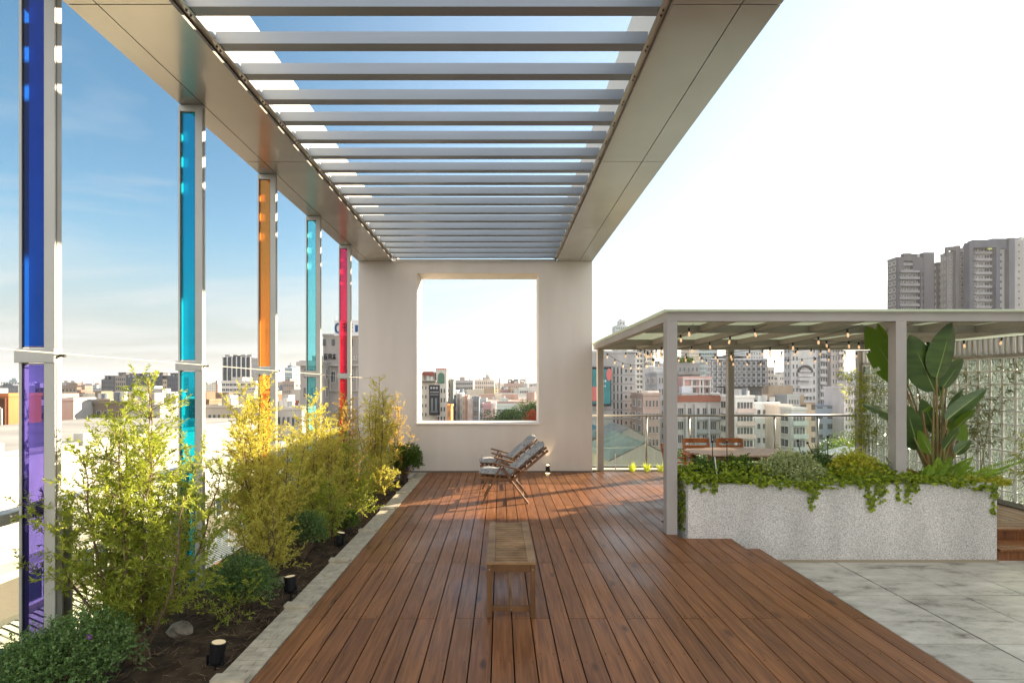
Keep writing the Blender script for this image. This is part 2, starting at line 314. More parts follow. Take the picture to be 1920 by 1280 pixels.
def paving():
    m = bpy.data.materials.new('paving_stone'); m.use_nodes = True; n = m.node_tree.nodes; l = m.node_tree.links; b = n['Principled BSDF']
    tc = n.new('ShaderNodeTexCoord'); mp_ = n.new('ShaderNodeMapping'); mp_.inputs['Scale'].default_value = (1.2, 2.8, 1); mp_.inputs['Rotation'].default_value = (0,0,R(24)); l.new(tc.outputs['Object'], mp_.inputs[0])
    t = n.new('ShaderNodeTexNoise'); t.inputs['Scale'].default_value = 2.4; t.inputs['Detail'].default_value = 10; t.inputs['Roughness'].default_value = 0.7; l.new(mp_.outputs[0], t.inputs['Vector'])
    r = n.new('ShaderNodeValToRGB'); l.new(t.outputs['Fac'], r.inputs[0]); e = r.color_ramp.elements
    e[0].position = 0.30; e[0].color = lin(104,99,88); e[1].position = 0.68; e[1].color = lin(202,198,186); q = r.color_ramp.elements.new(0.46); q.color = lin(176,171,158)
    g = n.new('ShaderNodeNewGeometry'); vr = n.new('ShaderNodeMapRange'); vr.inputs['To Min'].default_value = 0.9; vr.inputs['To Max'].default_value = 1.1; l.new(g.outputs['Random Per Island'], vr.inputs['Value'])
    hs = n.new('ShaderNodeHueSaturation'); l.new(vr.outputs[0], hs.inputs['Value']); l.new(r.outputs[0], hs.inputs['Color']); l.new(hs.outputs[0], b.inputs['Base Color'])
    b.inputs['Roughness'].default_value = 0.55
    bp = n.new('ShaderNodeBump'); bp.inputs['Strength'].default_value = 0.25; bp.inputs['Distance'].default_value = 0.01; l.new(t.outputs['Fac'], bp.inputs['Height']); l.new(bp.outputs[0], b.inputs['Normal'])
    return m
pv = MB()
xs = [2.78, 3.19, 3.79, 4.40, 5.0, 5.6, 6.2, 6.8, 7.55]; ys_ = [0.3, 0.9, 1.5, 2.1, 2.7, 3.32, 3.94, 4.28, 4.70, 5.12, 5.62, 5.87]
ys_ = [0.3, 0.86, 1.42, 1.98, 2.54, 3.1, 3.52, 4.0, 4.38, 4.93, 5.28, 5.86, 6.4]
for a in range(len(xs)-1):
    for b in range(len(ys_)-1):
        g = 0.006; big = 0.010
        gx = big if abs(xs[a]-3.79) < .01 else g*0.6; gx1 = big if abs(xs[a+1]-3.79) < .01 else g*0.6
        gy = big if abs(ys_[b]-4.93) < .01 else g*0.6; gy1 = big if abs(ys_[b+1]-4.93) < .01 else g*0.6
        zt = -0.27 + random.uniform(-0.001, 0.001)
        pv.box(xs[a]+gx, xs[a+1]-gx1, ys_[b]+gy, ys_[b+1]-gy1, -0.31, zt)
pv.build('paving', paving(), kind='structure')
sb = MB(); sb.box(-3.02, 7.9, 0.0, 11.15, -0.9, -0.315)
sb.build('terrace_slab', mat('slab', lin(60,60,56), 0.9), kind='structure')
# body of the building we stand on
MB().box(-3.0, 14.0, -12, 11.1, -38, -0.92).build('host_building_base', mat('host_wall', lin(190,186,178), 0.8), kind='structure')
MB().box(-3.0, 14.0, -12, -0.02, -0.9, -0.02).build('terrace_floor', mat('terrace_tile', lin(150,146,138), 0.7, col2=lin(120,116,108)), kind='structure')

# planting bed soil (uneven sheet) with litter
sm = MB(); nx, ny = 18, 90
for a in range(nx):
    for b in range(ny):
        pass
xsG = np.linspace(-2.95, -1.66, nx+1); ysG = np.linspace(0.2, 10.36, ny+1)
hh = rng.normal(0, 0.012, size=(nx+1, ny+1)) - 0.10
for a in range(nx+1):
    for b in range(ny+1): sm.v.append((xsG[a], ysG[b], hh[a,b] + 0.05*math.sin(ysG[b]*2.3+xsG[a]*3)*0.5))
for a in range(nx):
    for b in range(ny):
        k = a*(ny+1)+b; sm.f.append((k, k+ny+1, k+ny+2, k+1)); sm.m.append(0)
sm.build('planting_bed', M_soil, smooth=True, kind='structure')
MB().box(-2.98, -1.67, 0.1, 10.36, -0.31, -0.2).build('planting_bed_base', M_soil, kind='structure')
# dry twigs and litter on the bed
n = 5500; P = np.stack([rng.uniform(-2.75,-1.7,n), rng.uniform(2.2,9.5,n), rng.uniform(-0.10,-0.05,n)], 1); D = rng.normal(size=(n,3)); D[:,2] *= 0.35
lit = np_mesh('plant_litter', leaves(P, D, rng.uniform(0.02,0.11,n), 0.005), 4, mat('litter', lin(140,116,88), 0.9, col2=lin(90,72,54), nscale=5)); lit['kind'] = 'stuff'; tag(lit, 'dry twigs and leaf litter scattered over the dark soil under the shrubs', 'leaf litter')

# brick kerb between bed and deck
kb = MB(); y = 0.3; k = 0; M_kerb = mat('kerb_tile', lin(188,178,156), 0.75, 0, 0.3, col2=lin(164,154,134), nscale=14, bump=0.15, island=0.08)
while y < 10.3:
    s = 0.0545; o = 0.045 if k % 2 else -0.02
    zt = 0.004
    kb.box(-1.665, -1.575+o, y+0.002, y+s-0.002, -0.16, zt+random.uniform(-.001,.001)).box(-1.571+o, -1.462, y+0.002, y+s-0.002, -0.16, zt+random.uniform(-.001,.001))
    y += s; k += 1
for yy in (1.95, 2.98, 4.0, 5.05, 6.1, 7.2, 8.3, 9.4):
    kb.box(-1.675, -1.475, yy, yy+0.075, 0.006, 0.028)
kb.build('kerb', M_kerb, kind='structure')
MB().box(-1.66,-1.465,0.3,10.33,-0.17,-0.006).build('kerb_mortar', mat('mortar', lin(105,100,90), 0.9), kind='structure')

# two timber steps at the right of the planter
st = MB()
for (y0_, z0_) in ((5.88, -0.13), (6.25, 0.0)):
    for j in range(3):
        st.box(5.68, 7.5, y0_+j*0.125, y0_+j*0.125+0.118, z0_-0.028, z0_-0.002*(j==0))
    st.box(5.68, 7.5, y0_+0.03, y0_+0.05, -0.27, z0_-0.03)
st.box(5.68, 7.5, 6.3, 6.63, -0.27, -0.04)
steps = st.build('timber_steps', M_wood, bevel=0.003, kind='structure')

# ------------------------------------------------------------------ white wall with the square opening
WF, WB = 10.36, 10.98
wr = thing('frame_wall', 'tall white plastered wall with one big square opening at the end of the deck', 'wall', (-0.5, WF, -0.2))
wx0, wx1, wz1 = -2.84, 1.84, 4.218; ox0, ox1, oz0, oz1 = -1.666, 0.769, 0.955, 3.985
ww = MB(); T = WB
def wallmesh(mb, x0, x1, z0, z1, a0, a1, b0, b1, y0, y1):
    O = [(x0,z0),(x1,z0),(x1,z1),(x0,z1)]; I = [(a0,b0),(a1,b0),(a1,b1),(a0,b1)]
    for y, s in ((y0, 1), (y1, -1)):
        for i in range(4):
            j = (i+1) % 4; q = [(O[i][0],y,O[i][1]),(O[j][0],y,O[j][1]),(I[j][0],y,I[j][1]),(I[i][0],y,I[i][1])]
            if s < 0: q = q[::-1]
            mb.quad(*q)
    for i in range(4):
        j = (i+1) % 4
        mb.quad((O[i][0],y0,O[i][1]),(O[i][0],y1,O[i][1]),(O[j][0],y1,O[j][1]),(O[j][0],y0,O[j][1]))
        mb.quad((I[j][0],y0,I[j][1]),(I[j][0],y1,I[j][1]),(I[i][0],y1,I[i][1]),(I[i][0],y0,I[i][1]))
wallmesh(ww, wx0, wx1, -0.3, wz1, ox0, ox1, oz0, oz1, WF, WB)
ww.build('wall_body', M_white, wr)
MB().box(ox0-0.02, ox1+0.03, WF-0.03, WB+0.02, oz0+0.001, oz0+0.036).build('window_sill', mat('sill_stone', lin(226,220,212), 0.55), wr, bevel=0.004)
MB().box(-2.1, 1.1, WF+0.02, WB-0.02, wz1, wz1+0.05).build('wall_coping', M_white, wr)
MB().box(wx0+0.01, wx1-0.01, WF-0.008, WF-0.001, 0.0, 0.03).build('base_trim', mat('base_trim', lin(110,100,92), 0.7), wr)

# ------------------------------------------------------------------ overhead steel pergola: two clad beams and slats
pg = thing('steel_pergola', 'overhead steel pergola with two wide clad beams and a ladder of grey slats', 'pergola', (-0.5, 4.0, 4.22))
def beam(x0, x1, xs_, inner):
    c = MB(); c.mi = 0; c.box(x0+0.012, x1-0.012, -4, 10.98, 4.245, 4.86)
    ob = c.build('beam', [M_seam], pg)
    p = MB(); ycuts = [-4.0, -1.4, 1.0, 3.39, 5.77, 8.15, 10.98]
    strips = [(x0, xs_-0.004), (xs_+0.004, x1)]
    for a, b in zip(ycuts[:-1], ycuts[1:]):
        for (s0, s1) in strips: p.box(s0, s1, a+0.004, b-0.004, 4.22, 4.25)
    p.build('soffit_panel', M_panel, ob)
    q = MB()
    for a, b in zip(ycuts[:-1], ycuts[1:]):
        if inner > 0: q.box(x0-0.001, x0+0.02, a+0.004, b-0.004, 4.252, 4.87)
        else: q.box(x1-0.02, x1+0.001, a+0.004, b-0.004, 4.252, 4.87)
    q.build('side_panel', M_panel, ob)
    u = MB(); xi = x1 if inner > 0 else x0
    u.box(xi-0.016 if inner > 0 else xi-0.006, xi+0.006 if inner > 0 else xi+0.016, -4, 10.98, 4.37, 4.875)
    u.box(x0, x1, -4, 10.98, 4.876, 4.89)
    u.build('upstand', M_upst, ob)
    a = MB(); e = 0.055
    if inner > 0: a.box(x1-0.002, x1+e, -4, 10.3, 4.262, 4.268).box(x1+0.008, x1+0.014, -4, 10.3, 4.27, 4.36)
    else: a.box(x0-e, x0+0.002, -4, 10.3, 4.262, 4.268).box(x0-0.014, x0-0.008, -4, 10.3, 4.27, 4.36)
    a.build('angle_bracket', M_panel, ob)
    b0 = None; by = 0; k = -9
    while 3.853 + .375*k < 10.2:
        yy = 3.853 + .375*k
        for q_ in (0.02, 0.07):
            xx = x1+0.028 if inner > 0 else x0-0.028
            if yy > 2.4:
                if b0 is None: b0 = MB().tube([(xx, yy+q_, 4.254), (xx, yy+q_, 4.2615)], 0.007, 6).build('bolt', M_bolt, ob); by = yy+q_
                else: c_ = b0.copy(); COL.objects.link(c_); c_.parent = ob; c_.location = (0, yy+q_-by, 0)
        k += 1
beam(-2.84, -2.15, -2.64, 1)
beam(1.13, 1.84, 1.58, -1)
sm_ = MB().box(-2.12, 1.10, 4.0, 4.09, 4.27, 4.36); s0 = sm_.build('slat', M_slat, pg)
s0.location = (0, 3.853-4.0-9*0.375, 0)
for k in range(-8, 18):
    c = s0.copy(); COL.objects.link(c); c.parent = pg; c.location = (0, 3.853-4.0+k*0.375, 0)

# ------------------------------------------------------------------ coloured glass fins
tints = [((0.004,0.075,0.40,1), (0.16,0.13,0.50,1), 'blue', 'deep blue'),
         ((0.004,0.46,0.66,1), (0.004,0.42,0.58,1), 'teal', 'teal'),
         ((0.95,0.33,0.06,1), (0.85,0.26,0.04,1), 'orange', 'orange'),
         ((0.30,0.86,0.90,1), (0.25,0.78,0.82,1), 'cyan', 'pale cyan'),
         ((0.92,0.06,0.14,1), (0.85,0.05,0.07,1), 'red', 'crimson red')]
FD = [3.07, 4.59, 6.09, 7.60, 9.15]
for (t1, t2, nm, lb), d in zip(tints, FD):
    r_ = thing('glass_fin', 'tall metal framed fin of %s glass standing along the left edge' % lb, 'glass fin', (-2.75, d, -0.2), 'coloured glass fins along the left parapet')
    xL, xR = -2.858, -2.644; y0, y1 = d, d+0.05
    fr = MB(); fr.box(xL, xL+0.017, y0, y1, -0.25, 4.217).box(xR-0.065, xR, y0, y1, -0.25, 4.217)
    fr.box(xL+0.0175, xR-0.0655, y0+0.001, y1-0.001, 4.16, 4.217)
    fr.build('frame', M_metal, r_, bevel=0.002)
    MB().box(xR+0.0005, xR+0.002, y0+0.012, y0+0.014, -0.2, 4.2).build('joint_strip', M_seam, r_)
    MB().box(xL-0.022, xR+0.002, y0-0.008, y1+0.004, 1.86, 1.945).build('transom', M_metal, r_, bevel=0.003)
    gl = MB()
    for (za_, zb_) in ((1.95, 4.155), (-0.2, 1.855)):
        gm = glassmat('glass_'+nm+('_upper' if za_ > 1 else '_lower'), tuple(c**0.5 for c in (t1 if za_ > 1 else t2)[:3])+(1,), 0.01, 0.015, film=tuple((t1 if za_ > 1 else t2)[:3]))
        MB().box(xL+0.022, xR-0.07, y0+0.006, y0+0.012, za_+0.006, zb_-0.006).build('pane', gm, r_)
        e = MB(); e.box(xL+0.0175, xL+0.021, y0+0.004, y0+0.016, za_, zb_).box(xR-0.069, xR-0.0655, y0+0.004, y0+0.016, za_, zb_)
        e.box(xL+0.0225, xR-0.0705, y0+0.004, y0+0.016, za_, za_+0.005).box(xL+0.0225, xR-0.0705, y0+0.004, y0+0.016, zb_-0.005, zb_)
        e.build('gasket', M_dark, r_)
# stay cable along the fins
cb = thing('stay_cable', 'thin pale steel cable stretched past the coloured glass fins', 'cable', (-2.62, 5, 1.9))
MB().tube([(-2.615, 0.8, 1.925), (-2.615, 10.36, 1.88)], 0.004, 6).build('wire', mat('cable_steel', lin(205,198,182), 0.4, 0.3), cb)
for d in FD: MB().tube([(-2.642, d+0.03, 1.903), (-2.606, d+0.03, 1.903)], 0.009, 8).build('clamp', M_bolt, cb)

# left railing: rail, posts, clear panes
lr = thing('side_railing', 'flat metal handrail with clear glass panes running behind the shrubs on the left', 'railing', (-3.0, 5, -0.2))
MB().box(-3.04, -2.93, 0.2, 10.3, 0.895, 0.965).build('handrail', M_metal, lr, bevel=0.006)
for d in (0.8, 2.1, 3.47, 4.8, 6.3, 7.8, 9.4):
    p = MB(); p.box(-3.0, -2.94, d, d+0.012, -0.25, 0.893).box(-2.994, -2.982, d+0.013, d+0.075, -0.25, 0.893).box(-3.0, -2.94, d+0.076, d+0.088, -0.25, 0.893)
    p.build('post', M_metal, lr)
dd = [0.2, 0.8, 2.1, 3.47, 4.8, 6.3, 7.8, 9.4, 10.3]
for a, b in zip(dd[:-1], dd[1:]): MB().box(-2.972, -2.962, a+0.095, b-0.01, -0.1, 0.885).build('pane', G_clear, lr)
MB().box(-3.03, -2.935, 0.0, 10.36, -0.9, -0.255).build('side_parapet', mat('parapet', lin(150,148,140), 0.8), kind='structure')

# back railing
br = thing('rear_railing', 'steel tube handrail with clear glass panels closing the back of the terrace', 'railing', (4.7, 10.95, -0.1))
MB().tube([(1.86, 10.95, 1.105), (7.6, 10.95, 1.105)], 0.026, 10).build('handrail', M_steel, br, smooth=True)
MB().box(1.86, 7.6, 10.93, 10.97, 0.0, 0.04).build('bottom_rail', M_steel, br)
px_ = [1212, 1292, 1372, 1452, 1533, 1612]
xsr = [X(p, 10.95) for p in px_]
for x_ in xsr:
    MB().tube([(x_, 10.95, -0.06), (x_, 10.95, 1.085)], 0.022, 8).build('post', M_steel, br, smooth=True)
ed = [1.88] + xsr + [7.58]
for a, b in zip(ed[:-1], ed[1:]): MB().box(a+0.03, b-0.03, 10.945, 10.955, 0.06, 1.04).build('pane', G_clear, br)
MB().box(1.86, 7.9, 10.78, 11.1, -0.3, -0.03).build('rear_parapet', M_white, kind='structure')
MB().box(1.86, 7.55, 10.45, 10.77, -0.12, -0.02).build('rear_bed', M_soil, kind='structure')

# ------------------------------------------------------------------ glass roofed pergola on the right
gp = thing('glass_roof_pergola', 'grey painted metal pergola with flat frosted glass roof above the dining corner', 'pergola', (4.7, 8.3, 0))
M_pm = mat('pergola_paint', lin(164,159,154), 0.5, 0.1, 0.4, col2=lin(154,149,144), nscale=1.5)
pz0, pz1 = 2.475, 2.585; PX0, PX1 = 1.99, 7.72
for (a, b, z0_) in ((1.93, 6.0, 0.0), (4.59, 6.0, 0.45), (2.0, 10.62, 0.0), (4.68, 10.62, 0.0)):
    MB().box(a, a+0.125, b, b+0.125, z0_, pz0-0.001).build('post', M_pm, gp, bevel=0.004)
bm = MB()
bm.box(1.93, PX1, 6.0, 6.09, pz0, pz1).box(1.93, PX1, 10.65, 10.74, pz0, pz1)
for y in (7.3, 9.55): bm.box(2.06, PX1-0.09, y, y+0.07, pz0+0.001, pz1-0.002)
bm.box(1.93, 2.03, 6.091, 10.649, pz0, pz1)
bm.build('roof_beam', M_pm, gp)
for x_ in (2.8, 3.58, 4.36, 5.14, 5.92, 6.70, 7.48):
    for (a, b) in ((6.091, 7.299), (7.371, 9.549), (9.621, 10.649)): MB().box(x_, x_+0.06, a, b, pz0+0.02, pz1-0.004).build('rafter', M_pm, gp)
M_frost = bpy.data.materials.new('frosted_glass'); M_frost.use_nodes = True; n = M_frost.node_tree.nodes; l = M_frost.node_tree.links; n.clear()
t_ = n.new('ShaderNodeBsdfTranslucent'); t_.inputs[0].default_value = (0.62,0.66,0.56,1); d_ = n.new('ShaderNodeBsdfPrincipled'); d_.inputs['Base Color'].default_value = (0.48,0.54,0.50,1); d_.inputs['Roughness'].default_value = 0.15
tr_ = n.new('ShaderNodeBsdfTransparent'); tr_.inputs[0].default_value = (0.7,0.8,0.75,1)
x_ = n.new('ShaderNodeMixShader'); x_.inputs[0].default_value = 0.5; l.new(t_.outputs[0], x_.inputs[1]); l.new(d_.outputs[0], x_.inputs[2])
x2 = n.new('ShaderNodeMixShader'); x2.inputs[0].default_value = 0.07; l.new(x_.outputs[0], x2.inputs[1]); l.new(tr_.outputs[0], x2.inputs[2])
o_ = n.new('ShaderNodeOutputMaterial'); l.new(x2.outputs[0], o_.inputs[0])
MB().box(1.88, 9.0, 5.93, 10.86, pz1+0.003, pz1+0.018).build('glass_roof', M_frost, gp)  # right overhang lengthened past the louvres to keep sun streaks off the deck
# clerestory louvres above the glass block wall
lv = MB(); y = 6.2
while y < 10.8: lv.box(7.56, 7.60, y, y+0.03, 2.21, 2.46); y += 0.09
lv.build('louvre_screen', mat('louvre_grey', lin(178,182,184), 0.5), gp)

# glass block wall
gb = thing('glass_block_wall', 'translucent wall of square wavy glass blocks at the right edge of the terrace', 'wall', (7.62, 8.5, -0.1))
GX = 7.57
mo = MB(); zs = [-0.05+0.2*i for i in range(12)]; ysb = [6.0+0.2*i for i in range(25)]
for z in zs: mo.box(GX-0.01, GX+0.012, 6.0, 10.81, z-0.010, z+0.010)
for y in ysb:
    for z in zs[:-1]: mo.box(GX-0.009, GX+0.011, y-0.010, y+0.010, z+0.0105, z+0.1895)
mo.build('grout_grid', mat('grout', lin(236,234,228), 0.7), gb)
M_gb = bpy.data.materials.new('glass_block'); M_gb.use_nodes = True; n = M_gb.node_tree.nodes; l = M_gb.node_tree.links; n.clear()
tc = n.new('ShaderNodeTexCoord'); nt = n.new('ShaderNodeTexNoise'); nt.inputs['Scale'].default_value = 16; nt.inputs['Detail'].default_value = 1.5; nt.inputs['Distortion'].default_value = 1.6; l.new(tc.outputs['Object'], nt.inputs['Vector'])
bp = n.new('ShaderNodeBump'); bp.inputs['Strength'].default_value = 1.0; bp.inputs['Distance'].default_value = 0.03; l.new(nt.outputs['Fac'], bp.inputs['Height'])
g_ = n.new('ShaderNodeBsdfGlass'); g_.inputs['Roughness'].default_value = 0.05; g_.inputs['IOR'].default_value = 1.35; g_.inputs['Color'].default_value = (0.62,0.69,0.65,1); l.new(bp.outputs[0], g_.inputs['Normal'])
t_ = n.new('ShaderNodeBsdfTranslucent'); t_.inputs[0].default_value = (0.10,0.11,0.10,1); l.new(bp.outputs[0], t_.inputs['Normal'])
x_ = n.new('ShaderNodeMixShader'); x_.inputs[0].default_value = 0.3; l.new(g_.outputs[0], x_.inputs[1]); l.new(t_.outputs[0], x_.inputs[2])
o_ = n.new('ShaderNodeOutputMaterial'); l.new(x_.outputs[0], o_.inputs[0])
bk = MB()
for y in ysb[:-1]:
    for z in zs[:-1]:
        # slightly pillowed blocks
        k = len(bk.v); a, b, c, e = y+0.011, y+0.189, z+0.011, z+0.189; s = 0.012
        bk.v += [(GX+0.006,a,c),(GX+0.006,b,c),(GX+0.006,b,e),(GX+0.006,a,e),(GX-0.004,a+s,c+s),(GX-0.004,b-s,c+s),(GX-0.004,b-s,e-s),(GX-0.004,a+s,e-s)]
        for q in ((7,6,5,4),(0,4,5,1),(1,5,6,2),(2,6,7,3),(3,7,4,0)): bk.f.append(tuple(k+i for i in q)); bk.m.append(0)
        k = len(bk.v); bk.v += [(GX+0.024,a,c),(GX+0.024,b,c),(GX+0.024,b,e),(GX+0.024,a,e)]; bk.f.append((k,k+1,k+2,k+3)); bk.m.append(0)
bk.build('glass_blocks', M_gb, gb)
MB().box(7.50, 7.68, 10.815, 10.93, -0.1, 2.47).box(7.56, 7.67, 6.0, 10.81, 2.157, 2.208).box(7.5, 7.68, 5.85, 5.99, -0.3, 2.47).build('end_frame', M_pm, gb)
# low pebble bed at the foot of the glass block wall
MB().box(7.25, 7.55, 6.65, 10.4, -0.03, 0.02).build('pebble_bed', mat('pebbles', lin(120,112,98), 0.9, col2=lin(70,62,52), nscale=60, bump=0.8, bscale=70), kind='structure')
# neighbouring stair block right of the glass wall (casts the shade over the paving)
sbk = thing('stair_block', 'plain pale plastered stair block beyond the right edge of the terrace', 'building', (9.5, 1, -0.9))
MB().box(7.92, 14.0, -11.9, 5.8, -0.9, 3.4).build('wall', M_white, sbk)
MB().box(7.85, 14.1, -12.0, 5.9, 3.401, 3.55).build('roof', M_white, sbk)

# ------------------------------------------------------------------ bench
M_bleg = mat('teak_bench_leg', lin(112,80,50), 0.6, 0, 0.3, col2=lin(84,58,34), nscale=3, stretch=(3,3,1))
def bench():
    t = thing('slatted_bench', 'weathered teak bench with crosswise seat slats standing alone on the deck', 'bench', (0.08, 4.4, 0))
    x0, x1, y0, y1, zt = -0.103, 0.265, 3.84, 5.0, 0.415
    for (a, b) in ((x0+0.004, y0+0.004), (x1-0.042, y0+0.004), (x0+0.004, y1-0.042), (x1-0.042, y1-0.042)):
        MB().box(a, a+0.038, b, b+0.038, 0.0, zt-0.019).build('leg', M_bleg, t, bevel=0.003)
    a = MB(); a.box(x0+0.043, x1-0.043, y0+0.008, y0+0.028, zt-0.075, zt-0.02).box(x0+0.043, x1-0.043, y1-0.028, y1-0.008, zt-0.075, zt-0.02)
    a.box(x0+0.01, x0+0.03, y0+0.043, y1-0.043, zt-0.07, zt-0.02).box(x1-0.03, x1-0.01, y0+0.043, y1-0.043, zt-0.07, zt-0.02)
    a.build('apron', M_bleg, t, bevel=0.002)
    for b in (y0+0.01, y1-0.032): MB().box(x0+0.043, x1-0.043, b, b+0.022, 0.045, 0.085).build('stretcher', M_bleg, t, bevel=0.002)
    MB().box(0.071, 0.091, y0+0.033, y1-0.033, 0.05, 0.08).build('stretcher', M_teak2, t, bevel=0.002)
    s = MB(); s.box(x0, x0+0.062, y0, y1, zt-0.018, zt).box(x1-0.062, x1, y0, y1, zt-0.018, zt)
    yy = y0+0.002; n = 19; pit = (y1-y0-0.004)/n
    for k in range(n): s.box(x0+0.063, x1-0.063, yy+k*pit, yy+k*pit+pit-0.024, zt-0.019, zt-0.003)
    s.build('seat', M_teak2, t, bevel=0.0015)
    b = MB()
    for x_ in (x0+0.022, x1-0.022): b.tube([(x_, y0+0.0035, zt-0.055), (x_, y0+0.001, zt-0.055)], 0.006, 8)
    b.tube([(0.081, y0+0.0095, 0.062), (0.081, y0+0.006, 0.062)], 0.006, 8)
    b.build('screw_caps', M_steel, t)
bench()

# ------------------------------------------------------------------ folding recliners
def fabric():
    m = bpy.data.materials.new('cushion_fabric'); m.use_nodes = True; n = m.node_tree.nodes; l = m.node_tree.links; b = n['Principled BSDF']
    tc = n.new('ShaderNodeTexCoord'); v = n.new('ShaderNodeTexNoise'); v.inputs['Scale'].default_value = 15; v.inputs['Detail'].default_value = 1; v.inputs['Distortion'].default_value = 2.0; l.new(tc.outputs['Object'], v.inputs['Vector'])
    r = n.new('ShaderNodeValToRGB'); l.new(v.outputs['Fac'], r.inputs[0]); e = r.color_ramp.elements; e[0].position = 0.40; e[0].color = lin(120,119,120); e[1].position = 0.62; e[1].color = lin(160,157,152)
    q = r.color_ramp.elements.new(0.36); q.color = lin(98,98,104); q2 = r.color_ramp.elements.new(0.50); q2.color = lin(140,138,136); l.new(r.outputs[0], b.inputs['Base Color']); b.inputs['Roughness'].default_value = 0.9
    return m
M_fab = fabric()
def puff(mb, p0, p1, w, th, ny=10, nx=14, tufts=3):
    """padded cushion lying from p0 to p1 (x,z), width w along y, thickness th above the line"""
    a = Vector((p0[0], 0, p0[1])); b = Vector((p1[0], 0, p1[1])); d = (b-a); L = d.length; d.normalize(); nrm = Vector((-d.z, 0, d.x))
    if nrm.z < 0: nrm = -nrm
    k = len(mb.v); NX, NY = nx*2, ny
    for s in (1, -1):
        for i in range(NX+1):
            for j in range(NY+1):
                u = i/NX; v = j/NY*2-1
                e = (1-abs(2*u-1)**6)**0.5 * (1-abs(v)**6)**0.5
                tf = 1-0.22*(abs(math.cos(math.pi*u*tufts))**8)
                h = th*0.5*e*tf*(1 if s > 0 else 0.75)
                p = a + d*(L*u) + nrm*(th*0.5 + s*h); mb.v.append((p.x, v*w/2, p.z))
    N = (NX+1)*(NY+1)
    for s in (0, 1):
        for i in range(NX):
            for j in range(NY):
                q = (k+s*N+i*(NY+1)+j, k+s*N+(i+1)*(NY+1)+j, k+s*N+(i+1)*(NY+1)+j+1, k+s*N+i*(NY+1)+j+1)
                mb.f.append(q if s else q[::-1]); mb.m.append(0)
def recliner(label):
    t = thing('folding_recliner', label, 'lounge chair', (0,0,0), 'folding recliners at the end of the deck')
    w = 0.56
    for s in (-1, 1):
        y = s*w/2
        MB().bar((-0.29, y, 0.0), (-0.005, y, 0.56), 0.024, 0.042, up=(0,1,0)).build('front_leg', M_teak, t, bevel=0.003)
        MB().bar((0.39, y-s*0.028, 0.0), (0.0, y-s*0.028, 0.52), 0.024, 0.042, up=(0,1,0)).build('rear_leg', M_teak, t, bevel=0.003)
        MB().bar((-0.14, y+s*0.012, 0.605), (0.36, y+s*0.012, 0.475), 0.055, 0.022).build('armrest', M_teak, t, bevel=0.004)
        MB().bar((0.02, y-s*0.03, 0.54), (0.13, y-s*0.03, 0.36), 0.018, 0.03, up=(0,1,0)).build('support_strut', M_teak, t)
    f = MB(); 
    for s in (-1, 1): f.bar((-0.33, s*(w/2-0.075), 0.375), (0.15, s*(w/2-0.075), 0.335), 0.024, 0.04)
    for k in range(7): x = -0.31+k*0.072; f.box(x, x+0.045, -w/2+0.09, w/2-0.09, 0.375-(x+0.33)*0.083, 0.389-(x+0.33)*0.083)
    f.build('seat_frame', M_teak, t)
    f = MB(); a = Vector((0.12, 0, 0.30)); b = Vector((0.68, 0, 0.775)); d = (b-a).normalized()
    for s in (-1, 1): f.bar((a.x, s*(w/2-0.075), a.z), (b.x, s*(w/2-0.075), b.z), 0.024, 0.036)
    for k in range(6): p = a + d*(0.09+k*0.115); f.bar((p.x-0.01, -w/2+0.087, p.z), (p.x-0.01, w/2-0.087, p.z), 0.035, 0.012, up=tuple(Vector((-d.z,0,d.x))))
    f.build('backrest', M_teak, t)
    f = MB(); f.tube([(-0.20, -w/2+0.01, 0.18), (-0.20, w/2-0.01, 0.18)], 0.012, 8).tube([(0.31, -w/2+0.04, 0.10), (0.31, w/2-0.04, 0.10)], 0.012, 8).tube([(0.0, -w/2, 0.50), (0.0, -w/2+0.02, 0.50)], 0.012, 8)
    f.build('cross_rod', M_teak, t)
    c = MB(); puff(c, (-0.345, 0.395), (0.16, 0.365), w-0.06, 0.10, tufts=2)
    c.build('seat_cushion', M_fab, t, smooth=True)
    c = MB(); puff(c, (0.115, 0.345), (0.67, 0.815), w-0.05, 0.12, tufts=3)
    c.build('back_cushion', M_fab, t, smooth=True)
    return t
c1 = recliner('folding teak recliner with grey patterned cushion, nearer the camera of the two'); c1.location = (0.03, 7.86, 0); c1.rotation_euler = (0,0,R(-2))
c2 = recliner('folding teak recliner with grey cushion standing closer to the white wall'); c2.location = (-0.02, 8.98, 0); c2.rotation_euler = (0,0,R(2))

# lantern at the foot of the white wall
lt = thing('deck_lantern', 'small black up and down lantern glowing at the foot of the white wall', 'lantern', (X(1027, 10.2), 10.2, 0))
lx = X(1027, 10.2)
MB().tube([(lx,10.2,0.02),(lx,10.2,0.03),(lx,10.2,0.165)], [0.047,0.048,0.034], 20).build('body', M_dark, lt, bevel=0.002)
MB().tube([(lx,10.2,0.168),(lx,10.2,0.172)], 0.027, 16).tube([(lx,10.2,0.012),(lx,10.2,0.016)], 0.04, 16).build('diffuser', mat('warm_glow', (1,0.8,0.5,1), emis=(1,0.68,0.36,1), emis_s=5), lt)
MB().tube([(lx,10.2,0.001),(lx,10.2,0.008)], 0.046, 16).build('foot', M_dark, lt)
def lamp(name, loc, e, rot=None, spot=70, par=None, r=0.01):
    d = bpy.data.lights.new(name, 'SPOT' if rot is not None else 'POINT'); d.energy = e; d.color = (1, 0.72, 0.42); d.shadow_soft_size = r
    if rot is not None: d.spot_size = R(spot); d.spot_blend = 0.8
    o = bpy.data.objects.new(name, d); COL.objects.link(o); o.location = loc
    if rot is not None: o.rotation_euler = rot
    if par: o.parent = par; o.location = Vector(loc) - Vector(ORG[par.name])
    return o
